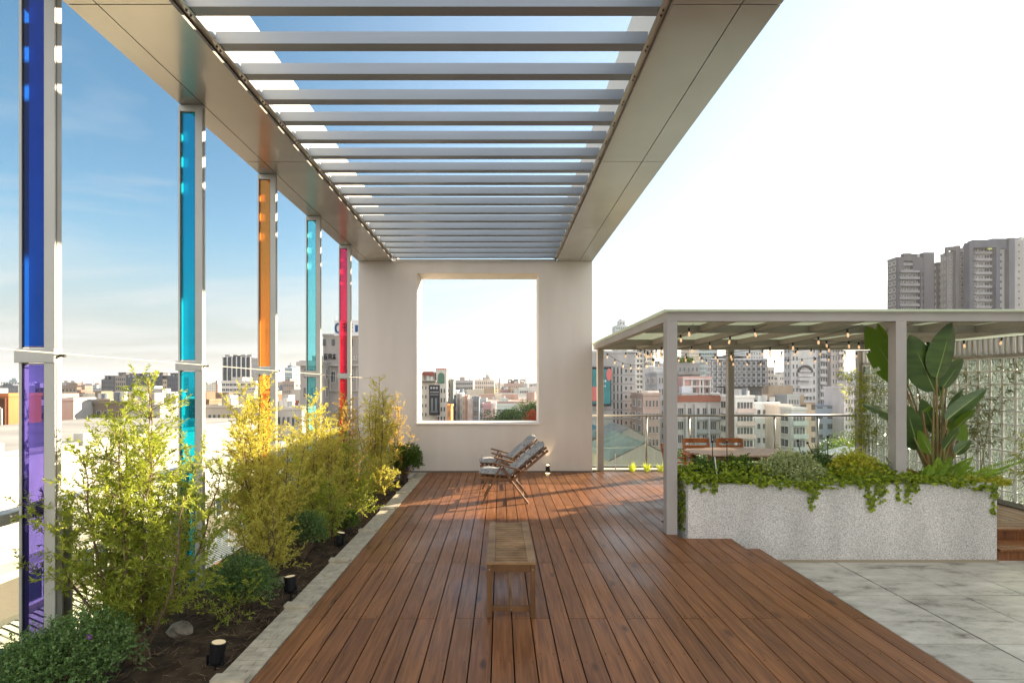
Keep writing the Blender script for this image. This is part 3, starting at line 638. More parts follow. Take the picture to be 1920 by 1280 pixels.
lamp('lantern_up_light', (lx, 10.25, 0.19), 1.3, (R(168), 0, 0), 60, lt)
lamp('lantern_down_light', (lx, 10.2, 0.03), 0.25, None, 0, lt)

# garden spotlights in the left bed
gs = []
for (pxx, d, tl, lab) in ((404, 3.28, 0.12, 'black garden spotlight nearest the camera, lit, at the edge of the bed'), (545, 4.42, -0.1, 'black garden spotlight lit beside the second round shrub'),
                   (636, 5.75, 0.15, 'black garden spotlight lit near the third round shrub'), (692, 7.4, 0.1, 'small garden spotlight half hidden under the middle shrubs'), (737, 8.9, 0.0, 'farthest garden spotlight by the white wall end of the bed')):
    x_ = X(pxx, d); t = thing('garden_spotlight', lab, 'spotlight', (x_, d, -0.1), 'spotlights in the planting bed')
    ax = Vector((tl, 0.12, 1)).normalized(); p0 = Vector((x_, d, -0.02))
    MB().tube([p0-ax*0.015, p0, p0+ax*0.10, p0+ax*0.115], [0.03, 0.04, 0.05, 0.052], 18).build('housing', M_dark, t, smooth=False)
    MB().tube([p0+ax*0.1155, p0+ax*0.118], 0.04, 18).build('lens', mat('lamp_lens', lin(190,170,130), emis=(1,0.80,0.5,1), emis_s=0.10), t)
    MB().tube([(x_, d, -0.14), (x_, d, -0.03)], 0.008, 8).bar((x_-0.05,d,-0.04),(x_-0.05,d,0.02),0.006,0.02).bar((x_+0.05,d,-0.04),(x_+0.05,d,0.02),0.006,0.02).bar((x_-0.053,d,-0.043),(x_+0.053,d,-0.043),0.02,0.006).build('stake', M_dark, t)
    c = [(x_+0.05, d, -0.03), (x_+0.09, d+0.05, -0.04), (x_+0.1, d+0.14, -0.08), (x_+0.02, d+0.22, -0.095)]
    MB().tube(c, 0.004, 5).build('cord', M_dark, t)

# ------------------------------------------------------------------ foliage generators
def stem_poly(p, d, L, nseg, curve, up=0.0):
    pts = [p.copy()]; d = d/np.linalg.norm(d)
    for i in range(nseg):
        d = d + rng.normal(0, curve, 3) + np.array([0,0,up]); d /= np.linalg.norm(d); p = p + d*L/nseg; pts.append(p.copy())
    return pts
def feathery(name, label, x, y, h, rad, cols, nst=8, den=1.0, group='golden feathery shrubs along the left bed', z0=-0.1, needle=(0.022,0.038), lean=(0,0), low=0.12):
    """shrub of several upright stems, side branches and twigs clothed in narrow needles"""
    t = thing(name, label, 'shrub', (x, y, z0), group)
    wood = MB(); P = []; D = []
    for s in range(nst):
        a = 2*math.pi*(s+rng.uniform(0,0.6))/nst; sp = rng.uniform(0.15, 1.0)*rad
        hh = h*(1-0.35*(sp/rad)**1.5)*rng.uniform(0.86,1.0) if s else h
        if s == 0: sp = 0.03
        tip = np.array([x+math.cos(a)*sp*0.95+lean[0], y+math.sin(a)*sp*0.95+lean[1], z0+hh]); base = np.array([x+rng.uniform(-.04,.04), y+rng.uniform(-.04,.04), z0])
        n_ = 9; pts = []
        for i in range(n_+1):
            u = i/n_; q = base+(tip-base)*u; q[0] += math.cos(a)*0.16*sp*math.sin(math.pi*u)+rng.normal(0,0.010); q[1] += math.sin(a)*0.16*sp*math.sin(math.pi*u)+rng.normal(0,0.010); pts.append(q)
        wood.tube([tuple(q) for q in pts], [0.011*(1-0.85*i/n_)*h/1.8+0.001 for i in range(n_+1)], 5, cap=False)
        nb = int(38*den*hh/1.8)
        for b in range(nb):
            u = low+(1-low)*((b+rng.uniform(0,1))/nb); i = min(int(u*n_), n_-1); f_ = u*n_-i; q = pts[i]*(1-f_)+pts[i+1]*f_
            az = rng.uniform(0,2*math.pi); L = rng.uniform(0.5,1.0)*rad*0.80*(1-u)**0.5*(0.55+0.45*min(1,u/0.3))+0.06
            el = R(rng.uniform(15,55)); dv = np.array([math.cos(az)*math.cos(el), math.sin(az)*math.cos(el), math.sin(el)])
            br = stem_poly(q, dv, L, 4, 0.10, 0.05)
            if L > 0.1: wood.tube([tuple(w_) for w_ in br], [0.0032,0.0027,0.002,0.0015,0.001], 3, cap=False)
            nt_ = max(3, int(L/0.034))
            for k in range(nt_):
                v = 0.15+0.85*(k+0.5)/nt_; j = min(int(v*4), 3); g_ = v*4-j; r0 = br[j]*(1-g_)+br[j+1]*g_; dd_ = br[j+1]-br[j]; dd_ = dd_/np.linalg.norm(dd_)
                td = dd_ + rng.normal(0,0.55,3); td /= np.linalg.norm(td); tl = rng.uniform(0.05,0.12) if k < nt_-1 else 0.11
                m_ = int(tl/0.0036*den); uu = rng.uniform(0,1,m_)
                P.append(r0+np.outer(uu*tl, td)); nd = td*0.9+rng.normal(0,0.55,(m_,3)); D.append(nd)
    P = np.concatenate(P); D = np.concatenate(D)
    wood.build('stems', M_bark, t)
    L_ = rng.uniform(needle[0], needle[1], len(P))
    np_mesh('foliage', leaves(P, D, L_, L_*0.19+0.001), 4, cols, t)
    return t
LM_gold = leafmat('golden_needles', lin(158,154,66), lin(216,205,112), None, 0.5)
LM_olive = leafmat('olive_needles', lin(116,130,50), lin(182,186,84), None, 0.5)
LM_pink = leafmat('coppery_needles', lin(176,140,84), lin(196,176,90), None, 0.5)
LM_dark = leafmat('dark_small_leaves', lin(62,92,44), lin(122,148,86), None, 0.25)
LM_mid = leafmat('mid_green_leaves', lin(52,82,30), lin(104,128,48), None, 0.35)
feathery('feathery_shrub', 'tallest foremost golden green feathery shrub, beside the blue glass fin', -2.36, 3.42, 1.86, 0.56, LM_olive, nst=12, den=1.0)
feathery('feathery_shrub', 'golden feathery shrub between the teal and orange glass fins', -2.42, 5.15, 1.86, 0.52, LM_gold, nst=11, den=1.0)
feathery('feathery_shrub', 'thin golden feathery shrub in front of the pale cyan glass fin', -2.45, 6.75, 1.72, 0.46, LM_gold, nst=9, den=0.9)
feathery('feathery_shrub', 'coppery tipped feathery shrub in front of the red glass fin', -2.4, 8.0, 1.68, 0.46, LM_pink, nst=9, den=0.8)
feathery('feathery_shrub', 'dense olive shrub at mid bed, arching towards the kerb', -2.12, 7.15, 1.10, 0.42, LM_olive, nst=9, den=0.85)
feathery('feathery_shrub', 'tall pointed golden shrub right before the white wall', -2.12, 8.95, 1.98, 0.40, LM_gold, nst=10, den=0.9)
feathery('feathery_shrub', 'sparse pinkish brown shrub against the white wall', -1.95, 9.75, 1.68, 0.36, LM_pink, nst=7, den=0.6)
feathery('feathery_shrub', 'low golden bush spilling towards the kerb below the pointed shrub', -1.92, 8.3, 0.66, 0.34, LM_gold, nst=9, den=0.9)
feathery('feathery_shrub', 'low olive bush at the foot of the orange glass fin', -2.5, 6.1, 0.95, 0.38, LM_olive, nst=8, den=0.8)

feathery('feathery_shrub', 'low loose golden bush reaching the kerb beyond the second spotlight', -1.98, 5.95, 0.75, 0.34, LM_olive, nst=9, den=0.8)
feathery('feathery_shrub', 'low golden bush just behind the first round shrub', -2.12, 4.75, 0.85, 0.36, LM_gold, nst=8, den=0.75)
feathery('feathery_shrub', 'small sprawling olive bush between the first two spotlights', -2.0, 3.95, 0.34, 0.24, LM_olive, nst=6, den=0.6)
feathery('feathery_shrub', 'golden shrub at mid bed leaning over the third spotlight', -2.22, 6.55, 1.3, 0.42, LM_gold, nst=9, den=0.8)
feathery('feathery_shrub', 'low olive bush close to the kerb near the fourth spotlight', -1.92, 7.0, 0.55, 0.28, LM_olive, nst=7, den=0.8)
def round_shrub(name, label, x, y, r, h, m, n=7000, z0=-0.1, cat='shrub', group='round dark green shrubs in the bed', leaf=(0.012,0.022), up=0.15, flat=1.0):
    t = thing(name, label, cat, (x, y, z0), group)
    wood = MB(); 
    lumps = [(rng.uniform(-.45,.45)*r, rng.uniform(-.45,.45)*r, rng.uniform(0.35,0.75)*h, rng.uniform(.45,.72)*r) for _ in range(11)] + [(0,0,h*0.5,r*0.8)]
    P = []; D = []
    nspr = n//9
    for k in range(nspr):
        lx_, ly_, lz_, lr_ = lumps[rng.integers(len(lumps))]; v = unit(rng.normal(size=3)); v[2] = abs(v[2])*1.0-0.25*rng.random()
        c = np.array([x+lx_, y+ly_, z0+lz_]); q = c+v*lr_*rng.uniform(0.80,1.12)*np.array([1,1,min(1.0,h/r*0.5)*flat])
        if q[2] < z0+0.02: continue
        dv = unit(v+np.array([0,0,up])+rng.normal(0,0.3,3)); sl_ = rng.uniform(0.03,0.06)
        u = np.linspace(0,1,9); P.append(q+np.outer(u*sl_, dv)); D.append(dv*0.6+rng.normal(0,0.6,(9,3)))
        if k % 14 == 0: wood.tube([(x,y,z0),tuple((c+q)/2-np.array([0,0,.03])),tuple(q)], [0.006,0.003,0.001], 4, cap=False)
    P = np.concatenate(P); D = np.concatenate(D); L_ = rng.uniform(leaf[0], leaf[1], len(P))
    wood.build('stems', M_bark, t); np_mesh('foliage', leaves(P, D, L_, L_*0.55), 4, m, t)
    return t
round_shrub('round_shrub', 'big dark green leafy shrub with one purple flower, in the bottom left corner', -2.38, 2.85, 0.40, 0.52, LM_dark, n=26000)
round_shrub('round_shrub', 'dark green round shrub between the first feathery shrub and the kerb', -2.08, 4.15, 0.27, 0.50, LM_dark, n=15000)
round_shrub('round_shrub', 'smaller dark green round shrub behind the second spotlight', -2.06, 5.40, 0.23, 0.52, LM_dark, n=11000)
round_shrub('round_shrub', 'low grey green shrub at the foot of the middle feathery shrubs', -1.95, 6.35, 0.22, 0.34, LM_mid, n=8000)
round_shrub('round_shrub', 'glossy green round shrub in the corner against the white wall', -1.83, 9.85, 0.30, 0.72, LM_mid, n=13000, leaf=(0.02,0.04))
fl = MB()
for k in range(6):
    a = k*math.pi/3; fl.quad((-2.16,2.72,0.405),(-2.16+0.012*math.cos(a),2.72,0.405+0.012*math.sin(a)),(-2.16+0.018*math.cos(a+.4),2.715,0.405+0.018*math.sin(a+.4)),(-2.16+0.012*math.cos(a+.8),2.72,0.405+0.012*math.sin(a+.8)))
tag(recenter(fl.build('purple_flower', mat('purple_petal', lin(120,50,140), 0.6))), 'single tiny purple flower on the dark shrub at the bottom left', 'flower')

# a pale rock in the bed
def rock(x, y, s, lab):
    mb = MB(); mb.sphere((x, y, -0.08+s*0.35), s, 9, 7, (1, 0.8, 0.7)); mb.v = [tuple(np.array(v)+rng.normal(0, s*0.09, 3)) for v in mb.v]
    o = mb.build('rock', mat('rock_stone', lin(150,140,124), 0.9, col2=lin(112,102,88), nscale=20, bump=0.6), bevel=0); tag(recenter(o), lab, 'rock', 'rocks in the planting bed')
rock(-2.32, 3.75, 0.085, 'pale grey rock under the foremost feathery shrub')
rock(-2.0, 4.75, 0.05, 'small grey rock behind the second spotlight')

# ------------------------------------------------------------------ stone planter and its plants
pt = thing('aggregate_planter', 'long grey planter of speckled washed aggregate at the corner of the deck', 'planter', (3.9, 6.2, -0.27))
def aggregate():
    m = bpy.data.materials.new('washed_aggregate'); m.use_nodes = True; n = m.node_tree.nodes; l = m.node_tree.links; b = n['Principled BSDF']; b.inputs['Roughness'].default_value = 0.85
    tc = n.new('ShaderNodeTexCoord'); v = n.new('ShaderNodeTexVoronoi'); v.inputs['Scale'].default_value = 165; l.new(tc.outputs['Object'], v.inputs['Vector'])
    w_ = n.new('ShaderNodeTexWhiteNoise'); l.new(v.outputs['Color'], w_.inputs['Vector'])
    r = n.new('ShaderNodeValToRGB'); l.new(w_.outputs['Value'], r.inputs[0]); e = r.color_ramp.elements; e[0].position = 0.0; e[0].color = lin(140,138,134); e[1].position = 1.0; e[1].color = lin(224,221,214)
    q = r.color_ramp.elements.new(0.35); q.color = lin(186,183,178)
    nn = n.new('ShaderNodeTexNoise'); nn.inputs['Scale'].default_value = 1.6; nn.inputs['Detail'].default_value = 7; mpp = n.new('ShaderNodeMapping'); mpp.inputs['Scale'].default_value = (1.6,1.6,0.5); l.new(tc.outputs['Object'], mpp.inputs[0]); l.new(mpp.outputs[0], nn.inputs['Vector'])
    mr = n.new('ShaderNodeMapRange'); mr.inputs['From Min'].default_value = 0.3; mr.inputs['From Max'].default_value = 0.7; mr.inputs['To Min'].default_value = 0.82; mr.inputs['To Max'].default_value = 1.12; l.new(nn.outputs['Fac'], mr.inputs['Value'])
    hs = n.new('ShaderNodeHueSaturation'); l.new(mr.outputs[0], hs.inputs['Value']); l.new(r.outputs[0], hs.inputs['Color']); l.new(hs.outputs[0], b.inputs['Base Color'])
    bp = n.new('ShaderNodeBump'); bp.inputs['Strength'].default_value = 0.6; bp.inputs['Distance'].default_value = 0.006; bp.invert = True; l.new(v.outputs['Distance'], bp.inputs['Height']); l.new(bp.outputs[0], b.inputs['Normal'])
    return m
M_agg = aggregate()
pb = MB(); px0, px1, py0, py1 = 2.13, 5.64, 5.87, 6.6
pb.box(px0, px1, py0, py0+0.10, -0.275, 0.61).box(px0, px1, py1-0.10, py1, -0.275, 0.61).box(px0, px0+0.1, py0+0.101, py1-0.101, -0.275, 0.61).box(px1-0.1, px1, py0+0.101, py1-0.101, -0.275, 0.61)
pb.build('planter_body', M_agg, pt, bevel=0.008)
MB().box(px0+0.1, px1-0.1, py0+0.1, py1-0.1, 0.3, 0.55).build('planter_soil', M_soil, pt)
MB().box(2.76, px1+0.005, py0-0.012, py0-0.001, -0.27, -0.245).build('base_joint', mat('lime_stain', lin(150,138,116), 0.8), pt)

def heart(P, D, N, s):
    """broad 6-vertex leaves"""
    n = len(P); D = unit(D); S = unit(np.cross(D, N)); s = np.broadcast_to(s, n)[:,None]
    return np.stack([P, P+D*s*0.25+S*s*0.5, P+D*s*0.75+S*s*0.38, P+D*s*1.05, P+D*s*0.75-S*s*0.38, P+D*s*0.25-S*s*0.5], 1).reshape(-1,3)
LM_ivy = leafmat('ivy_leaves', lin(84,108,28), lin(160,172,56), None, 0.45)
LM_var = leafmat('variegated_leaves', lin(98,122,60), lin(198,200,150), None, 0.3)
LM_yel = leafmat('yellow_leaves', lin(128,148,44), lin(208,196,84), None, 0.5)
LM_fine = leafmat('fine_dark_leaves', lin(48,78,34), lin(96,124,58), None, 0.35)
# trailing creeper
n = 9500; x_ = rng.uniform(px0-0.04, px1-0.02, n); y_ = rng.uniform(py0-0.06, py1-0.02, n)
hmp = 0.60+0.10*np.sin(x_*3.1)*0.4+0.07*rng.random(n)+0.15*(x_ < 4.7)*np.exp(-((y_-6.15)/0.16)**2)*rng.random(n)
hmp = np.where(x_ > 5.35, hmp-0.02, hmp)
P = np.stack([x_, y_, hmp], 1); D = rng.normal(size=(n,3)); D[:,1] -= 0.7; D[:,2] -= 0.2; N = np.stack([rng.normal(0,.35,n), rng.normal(-0.4,.35,n), np.ones(n)], 1)
VV = [heart(P, D, N, rng.uniform(0.022,0.044,n))]
vines = MB()
def runner(x, L, y=py0-0.012, sway=0.0, dens=60, side=None):
    pts = []; x0_ = x
    for i in range(12):
        u = i/11; pts.append((x0_+sway*u*u+rng.normal(0,0.006), y-0.008+rng.normal(0,0.004), 0.63-L*u))
    if side is not None: pts = [(side-0.01+rng.normal(0,.005), y+rng.uniform(0,.3)*0+ (q[0]-x0_), q[2]) for q in pts]
    vines.tube(pts, 0.0018, 3, cap=False)
    k = int(dens*L); A = np.array(pts); uu = rng.uniform(0,11,k); ii = uu.astype(int).clip(0,10); f_ = (uu-ii)[:,None]; q = A[ii]*(1-f_)+A[ii+1]*f_
    q = q + rng.normal(0,0.012,(k,3))*np.array([1,0.3,1]) 
    D = rng.normal(size=(k,3)); D[:,2] -= 0.6; D[:,1] *= 0.4
    if side is None: N = np.stack([rng.normal(0,.3,k), -np.ones(k), rng.normal(0.4,.3,k)], 1)
    else: N = np.stack([-np.ones(k), rng.normal(0,.3,k), rng.normal(0.4,.3,k)], 1)
    VV.append(heart(q, D, N, rng.uniform(0.022,0.045,k)))
def PX(p): return X(p, 5.87)
for (p, L, sw) in ((1302,.08,0),(1316,.10,.02),(1336,.12,.0),(1342,.09,.01),(1425,.05,.01),(1432,.07,-.01),(1500,.06,0),(1512,.10,.02),(1520,.30,-.02),(1528,.18,.03),(1545,.05,0),(1610,.07,.01),(1622,.16,.02),(1628,.31,.03),(1640,.28,-.03),(1652,.22,-.02),(1656,.12,0),(1684,.20,0),(1698,.22,.02),(1704,.13,0),(1716,.09,0),(1864,.18,0),(1860,.36,.02)):
    runner(PX(p), L, sway=sw, dens=110 if L > 0.1 else 160)
for k in range(9): runner(0, rng.uniform(0.3,0.62), y=5.95+k*0.05, side=px0, dens=110)
cr_ = thing('trailing_creeper', 'bright green creeper carpeting the planter and trailing over its front', 'creeper', (3.9, 6.1, 0.55))
V6 = np.concatenate(VV); nf = np_mesh('foliage', V6, 6, LM_ivy, cr_)
vines.build('runners', mat('green_stem', lin(104,110,50), 0.7), cr_)

def mound(name, label, cx_, cy_, rx, ry, z0, z1, m, n, cat, s=(0.018,0.034), wd=0.5, spike=0.0):
    t = thing(name, label, cat, (cx_, cy_, z0)); P = []; D = []; st_ = MB()
    for k in range(n//10):
        a = rng.uniform(0, 2*math.pi); r_ = math.sqrt(rng.random()); top = z0+(z1-z0)*(1-r_**2.5)*rng.uniform(0.72,1.0)*(0.80+0.20*math.sin(4*a+cx_*7)*math.cos(9*r_+a))*rng.uniform(0.66,1.02)
        q = np.array([cx_+rx*r_*math.cos(a), cy_+ry*r_*math.sin(a), max(z0, top-rng.uniform(0,0.10))]); dv = unit(np.array([math.cos(a)*r_*0.8, math.sin(a)*r_*0.8, 1.0])+rng.normal(0,0.3,3))
        u = np.linspace(0,1,10)*rng.uniform(0.04,0.08+spike); P.append(q+np.outer(u, dv)); D.append(dv*0.5+rng.normal(0,0.6,(10,3)))
        if k % 12 == 0: st_.tube([(cx_+rx*r_*.4*math.cos(a), cy_+ry*r_*.4*math.sin(a), z0), tuple(q)], [0.004,0.0015], 3, cap=False)
    P = np.concatenate(P); D = np.concatenate(D); L_ = rng.uniform(s[0], s[1], len(P)); st_.build('stems', M_bark, t)
    np_mesh('foliage', leaves(P, D, L_, L_*wd), 4, m, t); return t
def W_(p, d=6.25): return X(p, d)
mound('fine_leaf_plant', 'dark fine leaved plant at the left end of the planter', W_(1325), 6.25, 0.30, 0.22, 0.58, 0.93, LM_fine, 8000, 'plant')
mound('olive_leaf_plant', 'olive green bushy plant behind the white label stick in the planter', W_(1385), 6.3, 0.32, 0.2, 0.58, 0.96, LM_mid, 8000, 'plant')
mound('variegated_plant', 'large white edged variegated shrub in the middle of the planter', W_(1480), 6.22, 0.50, 0.26, 0.58, 1.03, LM_var, 17000, 'plant')
mound('dark_leaf_plant', 'deep green plant behind the variegated shrub in the planter', W_(1540), 6.36, 0.3, 0.18, 0.58, 1.05, LM_fine, 8000, 'plant')
mound('yellow_leaf_plant', 'yellow gold bushy plant near the second pergola post in the planter', W_(1597), 6.22, 0.32, 0.22, 0.58, 1.04, LM_yel, 10000, 'plant', s=(0.025,0.045))
mound('yellow_leaf_plant', 'low yellow green plant at the right end of the planter', W_(1800), 6.15, 0.45, 0.18, 0.56, 0.72, LM_yel, 4000, 'plant', s=(0.022,0.04))

# bird of paradise: stems and large paddle leaves
bop = thing('bird_of_paradise', 'tall plant with huge dark paddle leaves on long stalks growing from the planter', 'plant', (W_(1760), 6.25, 0.55))
LM_big = mat('paddle_leaf', lin(50,72,30), 0.35, 0, 0.5, col2=lin(70,94,38), nscale=3, stretch=(1,1,6)); LM_big2 = leafmat('paddle_leaf_backlit', lin(84,112,32), lin(104,132,40), None, 0.4, 0.4)
M_rib = mat('leaf_midrib', lin(134,152,84), 0.5)
M_stalk = mat('plant_stalk', lin(112,120,62), 0.5, col2=lin(128,96,60), nscale=5)
def PB(px, py, d): return Vector((X(px, d), d, Z(py, d)))
def paddle(base, stalk0, tip, width, m, face=(0,-1,0), fold=0.25, droop=0.0, wob=0.03, tear=False):
    base = Vector(base); tip = Vector(tip); ax = (tip-base); L = ax.length; a = ax.normalized(); fc = Vector(face); s = a.cross(fc).normalized(); nrm = s.cross(a).normalized()
    mb = MB(); NL = 16; rows = []
    for i in range(NL+1):
        u = i/NL; w = width/2*(math.sin(math.pi*min(1,u*0.97+0.03)**0.85)**0.62)*(1-0.12*u); c = base+a*(L*u)-Vector((0,0,1))*droop*L*u*u
        row = []
        for j in (-1,-0.66,-0.33,0,0.33,0.66,1):
            h = fold*abs(j)*w + wob*L*0.12*math.sin(u*17+j*3)*abs(j)
            row.append(tuple(c+s*(w*j)+nrm*(-h)))
        rows.append(row)
    k = 0
    for r_ in rows: mb.v += r_
    for i in range(NL):
        for j in range(6):
            if tear and j in (0, 5) and i in (5, 10): continue
            q = i*7+j; mb.f.append((q, q+1, q+8, q+7)); mb.m.append(0)
    ob = mb.build('leaf', m, bop, smooth=True)
    rb = MB(); rb.tube([tuple(base+a*(L*u)-Vector((0,0,1))*droop*L*u*u-nrm*0.003+nrm*0.0) for u in np.linspace(0,0.96,8)], [0.008*(1-u*0.8) for u in np.linspace(0,1,8)], 5)
    rb.build('midrib', M_rib, ob)
    p0 = Vector(stalk0); pts = [];
    for i in range(9):
        u = i/8; q = p0.lerp(base, u); q += (base-tip).normalized()*(-0.0) + Vector((0,0,1))*0.0; side = (base-p0); pts.append(tuple(q + Vector((side.x*(u*u-u)*0.6, side.y*(u*u-u)*0.6, 0))))
    MB().tube(pts, [0.02*(1-0.55*i/8) for i in range(9)], 8).build('stalk', M_stalk, bop, smooth=True)
dB = 6.25
def SB(px): return PB(px, 895, dB)
paddle(PB(1756,708,6.2), SB(1758), PB(1786,604,6.15), 0.40, LM_big, face=(0.2,-1,0.1), fold=0.2)
paddle(PB(1752,732,6.25), SB(1748), PB(1706,628,6.2), 0.38, LM_big, face=(-0.2,-1,0), fold=0.25, wob=0.05)
paddle(PB(1768,726,6.4), SB(1766), PB(1806,672,6.35), 0.27, LM_big, face=(0.3,-1,0.2), fold=0.3)
paddle(PB(1778,690,6.6), SB(1764), PB(1788,650,6.6), 0.20, LM_big, face=(0.6,-1,0), fold=0.4)
paddle(PB(1776,786,6.15), SB(1758), PB(1850,724,6.1), 0.19, LM_big, face=(0.4,-0.8,0.75), fold=0.5, droop=0.05)
paddle(PB(1782,784,6.35), SB(1762), PB(1806,730,6.3), 0.18, LM_big, face=(0.3,-1,0), fold=0.35)
paddle(PB(1795,800,6.2), SB(1766), PB(1830,766,6.0), 0.20, LM_big2, face=(0.2,-1,0.4), fold=0.2)
paddle(PB(1788,782,6.3), SB(1770), PB(1810,830,6.2), 0.26, LM_big2, face=(0,-1,0.3), fold=0.15)
paddle(PB(1792,850,6.15), SB(1772), PB(1820,826,6.1), 0.15, LM_big, face=(0.3,-1,0.5), fold=0.3)
paddle(PB(1722,842,6.3), SB(1745), PB(1698,758,6.2), 0.30, LM_big, face=(-0.3,-1,0), fold=0.25)
paddle(PB(1694,786,6.45), SB(1742), PB(1618,752,6.2), 0.2, LM_big, face=(0,-1,0.7), fold=0.35, droop=0.05, tear=True)
paddle(PB(1692,800,6.5), SB(1740), PB(1656,772,6.4), 0.14, LM_big2, face=(0,-1,0.5), fold=0.3)
paddle(PB(1690,718,6.55), SB(1744), PB(1625,612,6.45), 0.36, LM_big2, face=(-0.2,-1,-0.2), fold=0.25, tear=True, wob=0.08)
paddle(PB(1702,722,6.6), SB(1746), PB(1668,622,6.55), 0.26, LM_big2, face=(0.4,-1,-0.2), fold=0.3)
paddle(PB(1712,700,6.7), SB(1748), PB(1708,660,6.7), 0.2, LM_big2, face=(0,-1,0), fold=0.3)
paddle(PB(1730,772,6.1), SB(1740), PB(1744,760,5.98), 0.07, LM_big2, face=(0,-0.6,1), fold=0.3)
paddle(PB(1688,876,6.2), SB(1735), PB(1655,852,6.2), 0.10, LM_fine, face=(0,-0.4,1), fold=0.3)
paddle(PB(1756,812,6.35), SB(1750), PB(1728,748,6.3), 0.20, LM_big, face=(-0.3,-1,0), fold=0.3)
paddle(PB(1770,842,6.1), SB(1764), PB(1800,800,6.0), 0.15, LM_big, face=(0.3,-1,0.2), fold=0.3)
paddle(PB(1745,850,6.05), SB(1748), PB(1722,806,6.0), 0.14, LM_big2, face=(-0.2,-1,0.2), fold=0.3)
paddle(PB(1764,742,6.5), SB(1758), PB(1742,640,6.5), 0.24, LM_big, face=(0,-1,0.1), fold=0.3)
paddle(PB(1688,704,6.6), SB(1742), PB(1646,606,6.55), 0.22, LM_big2, face=(0.1,-1,-0.2), fold=0.35, wob=0.07)
for k_ in range(9):
    a0 = rng.uniform(-1,1); MB().tube([tuple(SB(1758+a0*14)+Vector((0,rng.uniform(-.06,.06),-.02))), tuple(PB(1758+a0*30, 850, 6.25)), tuple(PB(1758+a0*46, 790+abs(a0)*30, 6.25))], [0.024,0.016,0.008], 8).build('stalk', M_stalk, bop, smooth=True)
# fern fronds at its foot
fe = thing('sword_fern', 'light green sword fern at the foot of the big paddle leaved plant', 'fern', (W_(1765), 6.15, 0.56))
LM_fern = leafmat('fern_leaf', lin(104,138,44), lin(160,182,70), None, 0.5); FP = []; FD_ = []
for (p, a_, L) in ((1750,-25,.42),(1757,-8,.38),(1765,10,.34),(1775,22,.40),(1742,-45,.34),(1790,48,.62),(1768,35,.3),(1720,-20,.3),(1735,5,.3),(1782,60,.5)):
    b = np.array([W_(p), 6.12+rng.uniform(-.05,.05), 0.58]); d_ = np.array([math.sin(R(a_)), rng.uniform(-.3,.1), math.cos(R(a_))])
    for i in range(34):
        u = i/33; q = b+d_*L*u-np.array([0,0.1*u*u,0.16*L*u*u]); w = 0.075*math.sin(math.pi*(0.12+0.85*u))
        for s in (-1, 1):
            FP.append(q); v = np.array([s*math.cos(R(a_)), -0.1, -s*math.sin(R(a_))])+d_*0.35; FD_.append(v*w)
FP = np.array(FP); FD_ = np.array(FD_); L_ = np.linalg.norm(FD_, axis=1)
D = unit(FD_); S = unit(np.cross(D, np.array([0,-1,0.2]))); mid = FP+FD_*0.5
np_mesh('fronds', np.stack([FP, mid+S*0.011, FP+FD_, mid-S*0.011], 1).reshape(-1,3), 4, LM_fern, fe)

# bamboo beside the glass block wall
def bamboo(label, x, y, h, nc, spread, m, zb=0.0, dens=1.0, lo=0.25, lo2=1.0):
    t = thing('bamboo_clump', label, 'bamboo', (x, y, zb), 'slim bamboo clumps by the glass block wall'); cu = MB(); P = []; D = []
    for c in range(nc):
        bx = x+rng.normal(0, spread*0.4); by = y+rng.normal(0, spread*0.5); hh = h*rng.uniform(0.8,1.0); ln = rng.normal(0,0.08,2)
        pts = [(bx+ln[0]*hh*u*u, by+ln[1]*hh*u*u, zb+hh*u) for u in np.linspace(0,1,9)]
        cu.tube(pts, [0.007*(1-0.7*u) for u in np.linspace(0,1,9)], 6)
        A = np.array(pts)
        for k in range(int(46*dens*hh/2)):
            u = rng.uniform(lo, lo2); i = min(int(u*8), 7); q = A[i]*(1-(u*8-i))+A[i+1]*(u*8-i); az = rng.uniform(0,2*math.pi); dv = np.array([math.cos(az), math.sin(az), 0.5]); L = rng.uniform(0.08,0.26)
            m_ = 8; uu = np.linspace(0.3,1,m_); P.append(q+np.outer(uu*L, dv)); D.append(dv*0.7+rng.normal(0,.6,(m_,3))+np.array([0,0,-0.35]))
    P = np.concatenate(P); D = np.concatenate(D); cu.build('culms', mat('bamboo_culm', lin(150,146,84), 0.5, col2=lin(110,104,60), nscale=9), t)
    L_ = rng.uniform(0.05,0.10,len(P)); np_mesh('foliage', leaves(P, D, L_, L_*0.16, 0.25), 4, m, t)
LM_bam = leafmat('bamboo_leaves', lin(128,138,48), lin(190,190,84), None, 0.5); LM_bam2 = leafmat('bamboo_leaves_olive', lin(96,104,44), lin(150,146,70), None, 0.45)
bamboo('bright yellow green bamboo at the far left end of the glass block wall', 7.30, 10.35, 2.25, 7, 0.22, LM_bam, dens=1.2)
bamboo('yellow green bamboo behind the second pergola post', 7.25, 9.5, 2.1, 4, 0.16, LM_bam, dens=0.7, lo=0.3)
bamboo('thin olive bamboo right behind the big paddle leaves', 7.25, 8.6, 2.0, 4, 0.18, LM_bam2, dens=0.7, lo=0.2, lo2=0.8)
bamboo('thin olive bamboo reaching to the louvres, right of the paddle leaves', 7.33, 7.95, 2.3, 4, 0.12, LM_bam2, dens=1.0, lo=0.35)
bamboo('small bamboo cut by the right edge of the photo', 6.62, 6.45, 1.35, 2, 0.05, LM_bam, dens=1.4, lo=0.4)

